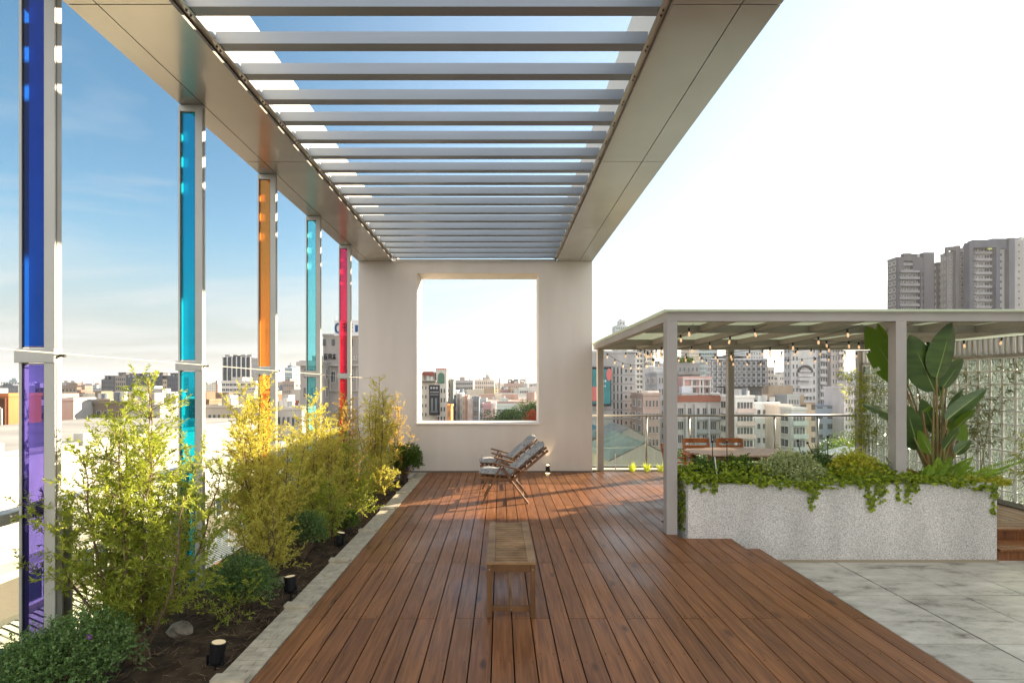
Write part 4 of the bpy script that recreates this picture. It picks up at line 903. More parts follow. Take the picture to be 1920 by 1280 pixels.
# white label stick and solar stake lights
def stick(px, pyt, pyb, d, lab, lean=0.0):
    t = thing('label_stick', lab, 'plant label', (X(px,d), d, Z(pyb,d)), 'white sticks in the plantings'); p0 = PB(px, pyb, d); p1 = PB(px, pyt, d)+Vector((lean,0,0))
    MB().bar(p0, p1, 0.018, 0.006).build('stick_blade', mat('white_plastic', lin(225,225,220), 0.5), t)
stick(1344, 856, 889, 6.02, 'white plastic label stick leaning in the left part of the planter', -0.025)
for (p, yt, lab) in ((1154,850,'first white stake from the white wall in the rear bed'),(1180,850,'second white stake from the white wall in the rear bed'),(1217,848,'third white stake from the white wall in the rear bed'),(1246,852,'fourth white stake, beside the near pergola post, in the rear bed')): stick(p, yt, 880, 10.6, lab)
def stake(px, pyt, d, lab, px0=None, zb=0.55):
    p1 = PB(px, pyt, d); p0 = Vector((X(px0 or px, d), d, zb)); t = thing('solar_stake_light', lab, 'garden light', tuple(p0), 'black ball tipped stake lights in the planter')
    MB().tube([tuple(p0), tuple(p1)], 0.005, 6).build('stake', M_dark, t); MB().sphere(tuple(p1), 0.016, 10, 8).build('ball', M_dark, t, smooth=True); MB().sphere((p1.x,p1.y,p1.z+0.016), 0.009, 8, 6).build('glass_tip', M_steel, t, smooth=True)
stake(1363, 828, 6.3, 'black stake light rising before the dining table at the left of the planter')
stake(1496, 826, 6.4, 'black stake light leaning left behind the variegated shrub', px0=1512)
stake(1514, 830, 6.35, 'black stake light leaning left between variegated and yellow plants', px0=1550)
stake(1552, 818, 6.4, 'upright tallest black stake light before the yellow plant')
stake(1336, 827, 6.35, 'small stake light in front of the left dining chair back')
# spiky grass tufts in the rear bed
LM_spk = leafmat('striped_blades', lin(150,170,50), lin(220,215,90), None, 0.5)
for (p, lab) in ((1186,'small yellow green grass tuft nearest the white wall in the rear bed'),(1214,'middle yellow green grass tuft in the rear bed'),(1240,'yellow green grass tuft beside the near pergola post in the rear bed')):
    n = 46; P = np.tile(np.array([[X(p,10.6), 10.6, -0.03]]), (n,1))+rng.normal(0,0.02,(n,3))*np.array([1,1,0]); D = rng.normal(0,0.45,(n,3)); D[:,2] = 1
    tag(recenter(np_mesh('grass_tuft', leaves(P, D, rng.uniform(.12,.24,n), 0.012), 4, LM_spk)), lab, 'grass tuft', 'grass tufts along the rear railing')

# ------------------------------------------------------------------ dining table and chairs behind the planter
tb = thing('dining_table', 'oval slatted pale teak dining table behind the planter', 'table', (3.55, 7.75, 0))
M_pale = mat('pale_teak', lin(196,168,148), 0.55, col2=lin(166,132,108), nscale=4, stretch=(2,8,8), island=0.1)
top = MB(); k = 0
for i in range(11):
    y = 7.28+i*0.088; v = (i-5)/5.4; hw = 0.78*math.sqrt(max(0.05,1-abs(v)**2.6)); top.box(3.58-hw, 3.58+hw, y, y+0.078, 0.725, 0.75)
top.build('tabletop', M_pale, tb, bevel=0.003)
for (a, b) in ((3.0,7.42),(4.12,7.42),(3.0,8.08),(4.12,8.08)): MB().box(a,a+.06,b,b+.06,0,.722).build('leg', M_teak, tb)
MB().box(3.03,4.15,7.43,7.46,.65,.722).box(3.03,4.15,8.10,8.13,.65,.722).build('apron', M_teak, tb)
def dchair(label):
    t = thing('dining_chair', label, 'chair', (0,0,0), 'teak chairs round the dining table'); mt = mat('orange_teak', lin(170,104,52), 0.5, col2=lin(140,80,38), nscale=8, island=0.1)
    for (a, b) in ((-.22,-.22),(.18,-.22)): MB().box(a,a+.04,b,b+.04,0,.43).build('leg', mt, t)
    for a in (-.22,.18): MB().bar((a+.02,.22,0),(a+.02,.24,.60),.04,.035).bar((a+.02,.24,.60),(a+.02,.29,.86),.04,.03).build('back_post', mt, t)
    s = MB(); [s.box(-.22,.22,-.22+i*.072,-.22+i*.072+.06,.43,.45) for i in range(6)]; s.build('seat', mt, t)
    b = MB(); b.bar((-.178,.285,.83),(.178,.285,.83),.022,.075); b.bar((-.178,.262,.73),(.178,.262,.73),.016,.05).bar((-.178,.25,.63),(.178,.25,.63),.016,.05); b.build('backrest', mt, t)
    for a in (-.25,.25): MB().box(a-.02,a+.02,-.2,.25,.63,.65).build('armrest', mt, t)
    return t
a_ = dchair('left teak chair at the far side of the dining table'); a_.location = (X(1306,8.5), 8.25, 0)
a_ = dchair('right teak chair at the far side of the dining table'); a_.location = (X(1369,8.5), 8.25, 0)
a_ = dchair('teak chair at the left end of the dining table, mostly hidden by the planter'); a_.location = (2.72, 7.6, 0); a_.rotation_euler = (0,0,R(90))

# ------------------------------------------------------------------ festoon lights under the glass roof
M_bulb = mat('lit_bulb', (1,0.75,0.5,1), emis=(1,0.6,0.32,1), emis_s=0.18); M_bglass = glassmat('bulb_glass', (0.95,0.9,0.85,1), 0.05)
bulb_me = None
def festoon(label, a, b, sag, nb):
    global bulb_me
    a = Vector(a); b = Vector(b); t = thing('festoon_light', label, 'string light', tuple(a), 'strings of bulbs under the glass roof')
    pts = [a.lerp(b, u)-Vector((0,0,sag*4*u*(1-u))) for u in np.linspace(0,1,17)]
    MB().tube([tuple(p) for p in pts], 0.0035, 5).build('cord', M_dark, t)
    for k in range(nb):
        u = (k+0.5)/nb; p = a.lerp(b, u)-Vector((0,0,sag*4*u*(1-u)))
        if bulb_me is None:
            m = MB(); m.mi = 0; m.tube([(0,0,0.005),(0,0,-0.045)], 0.012, 8); m.mi = 1; m.tube([(0,0,-0.045),(0,0,-0.055),(0,0,-0.078),(0,0,-0.095),(0,0,-0.102)], [0.007,0.011,0.015,0.011,0.003], 10)
            bulb_me = m.build('bulb', [M_dark, M_bulb]); o = bulb_me
        else: o = bulb_me.copy(); COL.objects.link(o)
        o.parent = t; o.location = p-a; o.rotation_euler = (rng.normal(0,.12), rng.normal(0,.12), 0)
zt = 2.46
festoon('bulb string from the rear left corner along the left pergola beam', (2.12, 10.6, zt), (3.3, 10.3, zt-.02), 0.30, 8)
festoon('bulb string from the near left post sagging to the rear beam', (2.3, 6.15, zt), (2.9, 10.55, zt-.02), 0.10, 9)
festoon('bulb string crossing the left bay towards the rear middle post', (3.2, 6.2, zt), (2.45, 10.5, zt-.05), 0.12, 9)
festoon('bulb string from mid front beam to the rear beam, over the table', (4.35, 6.2, zt), (3.4, 10.5, zt-.04), 0.16, 10)
festoon('bulb string running sideways over the dining table', (2.4, 9.4, zt-.04), (5.0, 9.6, zt-.04), 0.16, 9)
festoon('bulb string running sideways near the rear beam', (2.9, 10.4, zt-.06), (7.3, 10.4, zt-.04), 0.18, 16)
festoon('bulb string right of the second post rising to the front beam', (4.95, 6.2, zt+.02), (5.3, 10.4, zt-.05), 0.10, 8)
festoon('bulb string along the right bay above the paddle leaves', (4.8, 8.0, zt-.02), (7.5, 6.9, zt), 0.10, 7)
festoon('bulb string over the bamboo at the right', (5.2, 9.4, zt-.02), (7.5, 8.4, zt), 0.12, 7)
festoon('bulb string in the rear left bay hanging low before the towers', (2.7, 9.7, zt-.04), (3.6, 10.5, zt-.06), 0.22, 6)

# ------------------------------------------------------------------ the city
GZ = -40.0
MB().box(-9000, 9000, -2000, 16000, GZ-1, GZ).build('city_ground', mat('city_ground', lin(120,118,110), 0.9, col2=lin(84,88,76), nscale=0.02), kind='structure')
M_win = mat('window_glass', lin(46,56,64), 0.12, 0, 0.6)
M_win2 = mat('window_glass_teal', lin(62,96,100), 0.12, 0, 0.6)
M_wf = mat('window_frame', lin(190,188,182), 0.6)
M_wfd = mat('window_frame_dark', lin(70,70,72), 0.6)
WMC = {}
def winmesh(w, h, fm, gm, side, mull=1):
    key = (round(w,2), round(h,2), fm.name, gm.name, side, mull)
    if key in WMC: return WMC[key]
    m = MB(); m.mi = 1; t = min(0.12, w*0.08)
    def bx(a0, a1, n0, n1, z0, z1):       # a along face, n outwards
        if side == 'F': m.box(a0, a1, -n1, -n0, z0, z1)
        elif side == 'R': m.box(n0, n1, a0, a1, z0, z1)
        else: m.box(-n1, -n0, a0, a1, z0, z1)
    bx(-w/2, w/2, 0.0, 0.03, 0, h); m.mi = 0
    bx(-w/2-t, w/2+t, 0.0, 0.14, -t-0.05, -0.001); bx(-w/2-t, w/2+t, 0.0, 0.12, h+0.001, h+t)
    bx(-w/2-t, -w/2-0.001, 0.0, 0.10, 0, h); bx(w/2+0.001, w/2+t, 0.0, 0.10, 0, h)
    for k in range(mull): c = -w/2+w*(k+1)/(mull+1); bx(c-t*0.4, c+t*0.4, 0.031, 0.07, 0.0, h)
    ob = m.build('window', [fm, gm]); me = ob.data; bpy.data.objects.remove(ob); WMC[key] = me; return me
def put_windows(root, side, u0, u1, pos, ztop, zlow, cols, fh, ww, wh, fm, gm, sill=0.9, budget=[100], mull=1, skip=None, name='window'):
    """grid of windows on one face; u along the face in world units, pos the plane coordinate"""
    cw = (u1-u0)/cols; o = ORG[root.name]; rest = MB(); r = 0; z = ztop-fh
    while z > zlow:
        for c in range(cols):
            if skip and skip(c, r): continue
            u = u0+cw*(c+0.5); w = cw*ww; h = fh*wh
            loc = (u, pos, z+fh*(1-wh)*0.55) if side == 'F' else (pos, u, z+fh*(1-wh)*0.55)
            if budget[0] > 0:
                ob = bpy.data.objects.new(name, winmesh(w, h, fm, gm, side, mull)); COL.objects.link(ob); ob.parent = root
                ob.location = Vector(loc)-Vector(o); budget[0] -= 1
            else:
                s = 0.03
                if side == 'F': rest.box(u-w/2, u+w/2, pos-s, pos, loc[2], loc[2]+h)
                elif side == 'R': rest.box(pos, pos+s, u-w/2, u+w/2, loc[2], loc[2]+h)
                else: rest.box(pos-s, pos, u-w/2, u+w/2, loc[2], loc[2]+h)
        z -= fh; r += 1
    if rest.v: rest.build('more_windows', gm, root, kind='stuff')
def wallmat(rgb, rough=0.85, dirt=0.88, ns=0.25):
    k = 'wall_%d_%d_%d' % rgb
    return mat(k, lin(*rgb), rough, 0, 0.2, col2=lin(*[int(c*dirt) for c in rgb]), nscale=ns, stretch=(1,1,0.3))
def bld(name, label, p0, p1, yt, d, dep, rgb, fh=3.3, cols=6, ww=0.5, wh=0.45, zlow=-30, side=None, scols=3, sww=None, band=None, bandrgb=None, frame=None, glass=None, roof=('parapet',), mull=1, group=None, cat='building', cols_range=None, mullions=None, skip=None, base=None, corner=None, topgap=0.4, sidebal=False, tank=True):
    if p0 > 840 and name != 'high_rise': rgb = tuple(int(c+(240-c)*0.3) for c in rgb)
    x0, x1, zt = X(p0, d), X(p1, d), Z(yt, d); base = GZ if base is None else base
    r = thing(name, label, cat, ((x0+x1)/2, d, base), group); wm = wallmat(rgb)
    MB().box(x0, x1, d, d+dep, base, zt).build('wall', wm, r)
    ph = 0.02
    rf = MB(); t = 0.3; rf.box(x0-0.15, x1+0.15, d-0.15, d+0.15, zt+0.002, zt+0.5).box(x0-0.15, x1+0.15, d+dep-0.15, d+dep+0.15, zt+0.002, zt+0.5).box(x0-0.15, x0+0.15, d+0.151, d+dep-0.151, zt+0.002, zt+0.5).box(x1-0.15, x1+0.15, d+0.151, d+dep-0.151, zt+0.002, zt+0.5)
    rfo = rf.build('parapet', wallmat(tuple(min(250, int(c*1.06)) for c in rgb)), r)
    fr = frame or M_wf; gl = glass or M_win; bud = [100]
    u0, u1 = (x0, x1) if not cols_range else (X(cols_range[0], d), X(cols_range[1], d))
    if cols: put_windows(r, 'F', u0+0.3, u1-0.3, d, zt-topgap, zlow, cols, fh, ww, wh, fr, gl, budget=bud, mull=mull, skip=skip)
    if side is None: side = 'R' if x1 < 0 else 'L'
    if scols: put_windows(r, side, d+0.5, d+dep-0.5, x1 if side == 'R' else x0, zt-topgap, zlow, scols, fh, sww or ww, wh, fr, gl, budget=bud, mull=mull)
    if cols and tank and (x1-x0) > 4:
        rr2 = random.Random(int(p0*7+p1)); w_ = x1-x0
        m = MB(); a_ = x0+w_*rr2.uniform(0.1,0.5); m.box(a_, a_+w_*rr2.uniform(0.2,0.35), d+1.5, d+dep*0.6, zt+0.01, zt+rr2.uniform(1.6,2.8)); m.build('roof_room', wallmat(tuple(int(c*0.92) for c in rgb)), r)
        for _ in range(rr2.randint(1,3)):
            b_ = x0+w_*rr2.uniform(0.08,0.9); hh_ = rr2.uniform(0.9,1.8); MB().tube([(b_, d+1.2, zt+0.5), (b_, d+1.2, zt+0.5+hh_)], 0.55, 10).build('water_tank', rr2.choice([wallmat((176,178,180)), wallmat((120,128,136)), wallmat((206,204,198))]), r)
    if band:
        bm_ = wallmat(bandrgb or tuple(min(250, int(c*1.12)) for c in rgb)); z = zt-topgap-fh; n_ = 0
        b0, b1 = (X(band[0], d), X(band[1], d))
        while z > zlow and n_ < 40:
            m = MB(); m.box(b0, b1, d-band[2], d-0.16, z-0.15, z+0.05).box(b0, b1, d-band[2], d-band[2]+0.12, z+0.051, z+band[3]); m.build('balcony', bm_, r); z -= fh; n_ += 1
    if mullions:
        m = MB()
        for k in range(mullions[0]+1):
            xx = x0+(x1-x0)*k/mullions[0]; m.box(xx-mullions[1]/2, xx+mullions[1]/2, d-0.5, d-0.15, zlow, zt+mullions[2])
        m.build('vertical_fins', wallmat(mullions[3]), r)
    return r, x0, x1, zt, wm
def rbox(r, name, p0, p1, y0, y1, d, dd, rgb, glass=None):
    return MB().box(X(p0,d), X(p1,d), d, d+dd, Z(y0,d), Z(y1,d)).build(name, wallmat(rgb), r)
def tree(label, x, y, z0, h, rad, m=None, n=2600, ls=0.45, group='trees among the buildings', name='city_tree', trunk=0.35):
    t = thing(name, label, 'tree', (x, y, z0), group); m = m or LM_tree
    tr = MB(); tr.tube([(x,y,z0),(x+0.1*rad,y,z0+h*0.25),(x,y,z0+h*0.5)], [h*0.035,h*0.025,h*0.015], 7)
    lumps = []
    for k in range(14):
        a = rng.uniform(0,2*math.pi); rr = rad*rng.uniform(0.1,0.62); c = np.array([x+rr*math.cos(a), y+rr*math.sin(a), z0+h*rng.uniform(trunk+0.15,0.86)]); lumps.append((c, rad*rng.uniform(0.28,0.5)))
        tr.tube([(x,y,z0+h*0.3), tuple((c+np.array([x,y,z0+h*0.5]))/2), tuple(c)], [h*0.015,h*0.01,h*0.004], 5)
    tr.build('trunk', M_bark, t); P = []; N = []
    for (c, r_) in lumps:
        k = n//len(lumps); v = unit(rng.normal(size=(k,3))); v[:,2] *= 0.8; P.append(c+v*r_*rng.uniform(0.6,1.08,(k,1))); N.append(v)
    P = np.concatenate(P); D = np.concatenate(N)*0.5+rng.normal(0,0.7,(len(P),3))
    np_mesh('crown', leaves(P, D, rng.uniform(0.6,1.2,len(P))*ls, rng.uniform(0.5,0.9,len(P))*ls), 4, m, t); return t
LM_tree = leafmat('tree_leaves', lin(48,72,34), lin(96,116,56), None, 0.25); LM_tree2 = leafmat('tree_leaves_bright', lin(84,108,40), lin(134,150,66), None, 0.3)
LM_flame = leafmat('flame_tree_bloom', lin(150,60,30), lin(206,98,50), None, 0.3)

# ---- left side, nearest: white hall with the long sunlit wall, its canopy, the sheds below
wh = thing('white_hall', 'long white building with blank sunlit wall and projecting slab, low on the left', 'building', (-30, 40, GZ))
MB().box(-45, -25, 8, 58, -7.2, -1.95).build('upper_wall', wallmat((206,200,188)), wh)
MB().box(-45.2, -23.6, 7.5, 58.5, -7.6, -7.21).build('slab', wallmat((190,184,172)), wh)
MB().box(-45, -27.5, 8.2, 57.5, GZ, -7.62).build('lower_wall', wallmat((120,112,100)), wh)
b_ = [60]
put_windows(wh, 'R', 9, 57, -27.5, -8.2, -24, 12, 3.4, 0.55, 0.6, M_wf, M_win, budget=b_)
MB().box(-44, -26, 12, 56, -1.94, -1.7).build('roof', wallmat((170,166,158)), wh)
m = MB(); [m.box(-26.2-0.1*k, -25.6-0.1*k, 20+k*6, 20.8+k*6, -1.94, -1.2) for k in range(5)]; m.build('vent_row', wallmat((190,186,176)), wh)
M_corr = mat('corrugated_cream', lin(222,216,188), 0.5, 0.2, 0.4, col2=lin(200,190,158), nscale=0.6)
M_rust = mat('rust_eave', lin(140,96,60), 0.9)
def shed(label, x0, x1, y0, y1, zr, ze, zb, mt=M_corr, wallrgb=(170,160,140), axis='x', name='corrugated_shed', ribs=0.28, eave=None):
    t = thing(name, label, 'shed', ((x0+x1)/2, (y0+y1)/2, zb))
    MB().box(x0+0.3, x1-0.3, y0+0.3, y1-0.3, zb, ze-0.1).build('wall', wallmat(wallrgb), t)
    m = MB(); xm = (x0+x1)/2
    k = int((y1-y0)/ribs)
    for i in range(k):
        a, b = y0+(y1-y0)*i/k, y0+(y1-y0)*(i+0.5)/k; c = y0+(y1-y0)*(i+1)/k
        for (q0, q1, dz) in ((a, b, 0.05), (b, c, 0.0)):
            m.quad((x0,q0,ze+dz),(xm,q0,zr+dz),(xm,q1,zr+dz),(x0,q1,ze+dz)); m.quad((xm,q0,zr+dz),(x1,q0,ze+dz),(x1,q1,ze+dz),(xm,q1,zr+dz))
        m.quad((x0,b,ze),(xm,b,zr),(xm,b,zr+0.05),(x0,b,ze+0.05)); m.quad((xm,b,zr),(x1,b,ze),(x1,b,ze+0.05),(xm,b,zr+0.05))
    m.build('roof', mt, t)
    e = MB(); e.box(x1-0.02, x1+0.12, y0, y1, ze-0.35, ze-0.02).prism([(x0,ze-0.3),(x1,ze-0.3),(x1,ze-0.03),(xm,zr-0.03),(x0,ze-0.03)], y0-0.08, y0-0.001); e.build('eave', eave or M_rust, t); return t
shed('cream corrugated roof shed seen between the blue fin and the first shrub', -22, -11.5, 12.5, 22, -6.4, -8.6, GZ)
shed('lower cream corrugated shed roof below the first one, bottom left', -22, -9.8, 7.0, 12.2, -8.4, -9.6, GZ)
# round-star blue awning
aw = thing('blue_sign_panel', 'dark blue panel with a ring of white dots at the bottom left edge', 'sign', (-7.1, 7.6, -4))
q = MB(); q.box(-8.0, -6.78, 7.55, 7.6, -2.9, -2.2).box(-8.05, -6.73, 7.60, 7.64, -2.95, -2.15); q.build('panel', mat('blue_panel', lin(38,62,110), 0.5), aw)
q = MB()
for k in range(14):
    a = 2*math.pi*k/14; q.tube([(-7.22+0.24*math.cos(a), 7.53, -2.5+0.24*math.sin(a)), (-7.22+0.24*math.cos(a), 7.545, -2.5+0.24*math.sin(a))], 0.028, 6)
q.build('dot_ring', wallmat((225,225,228)), aw)
MB().box(-7.5,-7.42,7.65,7.72,GZ,-2.2).build('post', M_wfd, aw)
shed('grey metal roofed lean to with ducts beside the long white building', -23.4, -19.5, 24, 40, -9.4, -10.4, GZ, mt=wallmat((120,124,126)), wallrgb=(96,92,86))

# orange building with brown louvred front
r, x0, x1, zt, wm = bld('orange_building', 'orange brown flat roofed building at the left edge of the photo', -150, 16, 743, 78, 5.6, (196,118,76), cols=0, scols=0)
MB().box(X(-140,78), X(14,78), 77.6, 77.85, Z(835,78), Z(746,78)).build('louvred_front', wallmat((98,64,46)), r)
m = MB(); [m.tube([(X(p,78),77.3,Z(835,78)),(X(p,78),77.3,Z(y,78))], 0.14, 6) for p, y in ((4,765),(8,763),(11,765))]; m.build('pipes', wallmat((190,190,186)), r)
rbox(r, 'roof_room', -120, -20, 740, 728, 79, 3, (200,196,186))
tree('green rooftop tree under the orange building', X(18,62), 62, -10.5, 3.4, 2.6, n=1400, ls=0.3)
tree('second small green tree left of the blue fin below the orange building', X(60,60), 60, -10, 2.8, 2.2, n=1200, ls=0.3)

def simple(lab, p0, p1, yt, d, dep, rgb, **k): return bld(k.pop('name', 'city_block'), lab, p0, p1, yt, d, dep, rgb, **k)
simple('white and grey blank walled block right of the blue fin', 100, 138, 751, 88, 5.0, (186,182,176), cols=0, scols=0)
simple('low tan roofed house behind the white blank walled block', 150, 206, 752, 110, 8, (150,136,116), cols=5, scols=2, zlow=-14)
simple('dark roofed low block between the blue and teal fins', 176, 236, 757, 92, 7, (120,112,100), cols=4, scols=1, zlow=-14)
simple('pale low block right of the dark roofed low block, before the teal fin', 236, 300, 765, 75, 6, (180,172,160), cols=5, scols=2, zlow=-14)
simple('white roofed low building just left of the teal fin', 262, 330, 748, 130, 8, (186,182,174), cols=6, scols=2, zlow=-14)
simple('brown flat block just behind the teal fin', 336, 392, 752, 120, 9, (150,120,98), cols=5, scols=2, zlow=-14)
simple('cream low block right of the teal fin among the shrubs', 386, 436, 764, 90, 8, (190,180,164), cols=5, scols=2, zlow=-14)
simple('grey low block with many small windows behind the second shrub', 436, 500, 770, 84, 7, (168,164,158), cols=7, scols=2, zlow=-16)
simple('red brick low block behind the orange fin', 480, 530, 757, 105, 8, (164,104,80), cols=5, scols=2, zlow=-14)
simple('white block between the orange and cyan fins', 516, 566, 768, 88, 7, (184,180,174), cols=5, scols=2, zlow=-14)
# dark terrace of apartment blocks
for (a, b, y, rgb, lab) in ((190,215,712,(104,104,104),'leftmost dark grey block of the row of flats on the left skyline'),(216,236,706,(150,142,132),'beige block second from the left in the row of flats on the skyline'),(237,262,708,(92,96,104),'blue grey block in the middle of the row of flats on the skyline'),(263,280,706,(88,90,98),'dark slab with framed roof in the row of flats on the skyline'),(281,293,713,(120,116,110),'short grey link block in the row of flats on the skyline'),(294,304,706,(80,84,92),'narrow darkest slab in the row of flats on the skyline'),(305,313,712,(200,180,152),'narrow sunlit cream block in the row of flats on the skyline'),(314,334,707,(96,96,104),'rightmost dark slab in the row of flats, beside the teal fin')):
    r, x0, x1, zt, wm = simple(lab, a, b, y, 400, 14, rgb, cols=max(2,(b-a)//4), fh=3.6, scols=2, zlow=-8, group='row of dark flats on the left skyline', frame=M_wfd)
    m = MB(); w = (x1-x0)
    for k in range(2): cx0 = x0+w*(0.12+0.45*k); m.box(cx0, cx0+w*0.28, 402, 408, zt+0.4, zt+3.0); m.box(cx0-0.4, cx0+w*0.28+0.4, 401.5, 408.5, zt+3.001, zt+3.4)
    m.build('roof_frame', wallmat((110,108,106)), r)
# dark tower with white ribs
r, x0, x1, zt, wm = bld('ribbed_tower', 'tall dark tower with white vertical ribs right of the teal fin', 418, 470, 671, 350, 14, (62,66,76), cols=10, ww=0.55, wh=0.6, fh=3.4, scols=4, zlow=-4, frame=M_wfd, mullions=(6, 0.7, 1.0, (206,204,200)), cat='tower')
m = MB(); [m.box(x0+(x1-x0)*u, x0+(x1-x0)*u+3.2, 352, 360, zt+0.5, zt+2.4) for u in (0.02,0.3,0.58,0.82)]; m.build('crown_frames', wallmat((150,148,146)), r)
simple('white striped podium block below the ribbed tower', 415, 480, 715, 300, 22, (206,200,192), cols=9, ww=0.85, wh=0.45, fh=3.0, scols=4, zlow=-14)
simple('tan narrow block touching the right of the ribbed tower', 471, 482, 706, 380, 18, (186,170,148), cols=3, scols=3, zlow=-10)
# distant glass tower
r, x0, x1, zt, wm = bld('glass_tower', 'distant pale blue glass tower between the orange and cyan fins', 534, 548, 690, 900, 30, (150,170,186), cols=4, ww=0.9, wh=0.7, fh=4.5, scols=4, zlow=-10, glass=M_win2, frame=M_wf, cat='tower')
MB().box(x0+3, x1-3, 905, 925, zt+.5, zt+5).box(x0+5, x0+6, 910, 911, zt+5, zt+10).build('crown', wallmat((96,104,112)), r)
simple('brownish block with white trim below the distant glass tower', 530, 552, 716, 260, 16, (168,152,140), cols=6, scols=3, fh=3.0, zlow=-14)
# hospital-like grey building behind red fin
r, x0, x1, zt, wm = bld('grey_institution', 'large grey stone faced building with paired tall windows behind the red fin', 606, 700, 630, 120, 12, (150,146,142), cols=0, scols=0)
MB().box(X(606,120)-0.5, X(700,120), 119.3, 119.99, Z(686,120), Z(683,120)).box(X(606,120)-0.4, X(700,120), 119.5, 119.99, Z(733,120), Z(731,120)).build('cornice', wallmat((172,168,162)), r)
put_windows(r, 'F', X(600,120), X(700,120), 120, Z(692,120), Z(727,120), 6, 3.7, 0.42, 0.66, M_wf, M_win)
put_windows(r, 'F', X(600,120), X(700,120), 120, Z(634,120), Z(650,120), 6, 1.9, 0.30, 0.7, M_wfd, M_win)
m = MB(); [m.box(X(600,120)+i*2.06+0.2, X(600,120)+i*2.06+0.6, 119.6, 119.99, Z(731,120), Z(688,120)) for i in range(1,6)]; m.build('pilaster', wallmat((166,162,156)), r)
# wall lettering and roof board lettering
def glyph(mb, x, z, w, h, strokes, d, t):
    for (a, b, c, e) in strokes: mb.bar((x+a*w, d, z+b*h), (x+c*w, d, z+e*h), 0.12, t)
g1 = [(0,0.9,0.9,0.9),(0.1,0.9,0.1,0),(0.1,0.5,0.8,0.5),(0,0.05,0.9,0.05),(0.5,0.5,0.9,0)]
g2 = [(0.1,0,0.1,0.9),(0.1,0.9,0.9,0.9),(0.9,0.9,0.9,0),(0.1,0.45,0.9,0.45),(0.5,0.9,0.5,0)]
g3 = [(0,0.75,1,0.75),(0.5,1,0.5,0),(0.1,0.4,0.9,0.4),(0,0,0.4,0.4),(1,0,0.6,0.4)]
m = MB(); dL = 119.8
for k, g in enumerate((g1, g2, g3)): glyph(m, X(608,dL)+k*0.95, Z(673,dL), 0.75, 1.25, g, dL, 0.2)
m.build('wall_lettering', wallmat((40,40,42)), r)
m = MB(); glyph(m, X(661,dL), Z(676,dL), 0.8, 1.2, g3, dL, 0.1); glyph(m, X(668,dL), Z(676,dL), 0.8, 1.2, g1, dL, 0.1); m.build('pale_wall_lettering', wallmat((205,203,198)), r)
bdn = MB().box(X(627,118), X(690,118), 118, 118.5, Z(629.5,118), Z(600,118)).build('roof_board', wallmat((214,214,214)), r)
m = MB(); dS = 117.9
pts = [(X(634,dS)+1.0*math.cos(R(a))*0.6, dS, Z(615,dS)+1.0*math.sin(R(a))) for a in range(60, 301, 20)]
for p_, q_ in zip(pts[:-1], pts[1:]): m.bar(p_, q_, 0.12, 0.42)
glyph(m, X(640,dS), Z(621,dS), 1.3, 1.9, g2, dS, 0.35); glyph(m, X(648,dS), Z(621,dS), 1.0, 1.7, g3, dS, 0.3)
m.box(X(665.5,dS), X(671,dS), dS, dS+0.08, Z(622,dS), Z(609,dS))
m.build('roof_board_lettering', wallmat((38,84,134)), bdn)
m = MB(); [m.box(X(659,dS), X(661,dS), dS, dS+0.08, Z(y+1,dS), Z(y-1,dS)) for y in (608,614,621)]; m.build('roof_board_dots', wallmat((60,60,64)), bdn)
MB().tube([(X(630,119),119,Z(600,119)),(X(630,119),119,Z(592,119))],0.08,5).build('mast', M_wf, r)
r, x0, x1, zt, wm = bld('grey_annex', 'lower grey wing in front of the grey stone faced building, behind the cyan fin', 563, 606, 680, 116, 8, (166,160,154), cols=3, ww=0.4, wh=0.5, fh=4.2, scols=2, zlow=-12)
MB().box(x0-0.6, x1, 115.2, 115.98, zt-0.7, zt+0.2).build('cornice', wallmat((188,182,174)), r)

# ---- seen through the square opening
r, x0, x1, zt, wm = bld('white_shop_block', 'white block with a tall black billboard seen at the left of the square opening', 780, 817, 716, 150, 12, (206,200,186), cols=5, ww=0.4, wh=0.35, fh=2.6, scols=0, zlow=-14, skip=lambda c, r_: c in (3, 4) and r_ > 0)
MB().box(X(780,150), X(818,150), 149, 149.8, Z(716,150), Z(714,150)).build('dark_canopy', wallmat((70,66,62)), r)
MB().box(X(792,152), X(815,152), 152, 160, zt+.5, Z(697,152)).build('terrace_room', wallmat((206,200,190)), r)
MB().prism([(X(792,152),Z(700,151)),(X(796,152),Z(696.5,151)),(X(813,152),Z(696.5,151)),(X(817,152),Z(704,151)),(X(796,152),Z(704,151))], 150.5, 151.5).build('red_roof', wallmat((146,82,72)), r)
bb = MB().box(X(804.5,148.5), X(824.5,148.5), 148.5, 148.9, Z(778,148.5), Z(721.5,148.5)).build('billboard', wallmat((44,44,50)), r)
m = MB(); dS = 148.4
for k in range(3): m.sphere((X(808.5+k*5.3,dS), dS, Z(727,dS)), 0.35, 8, 6, (1,.15,1))
for k in range(7): m.box(X(807+k*2.3,dS), X(808.4+k*2.3,dS), dS, dS+.05, Z(736,dS), Z(733.5,dS))
m.box(X(807,dS), X(822,dS), dS, dS+.05, Z(740,dS), Z(739,dS)); m.build('billboard_lettering', wallmat((170,172,178)), bb)
m = MB(); m.box(X(808,dS), X(812,dS), dS, dS+.05, Z(770,dS), Z(746,dS)).box(X(815.5,dS), X(819.5,dS), dS, dS+.05, Z(770,dS), Z(746,dS)).box(X(807,dS), X(821,dS), dS, dS+.05, Z(773,dS), Z(770.3,dS)); m.build('billboard_picture', wallmat((112,122,124)), bb)
r, x0, x1, zt, wm = bld('arched_window_tower', 'white tower with one big green arched window, seen in the square opening', 817.5, 838, 695, 152, 10, (218,214,204), cols=3, ww=0.45, wh=0.45, fh=2.7, scols=2, zlow=-14, topgap=4.6, cat='tower')
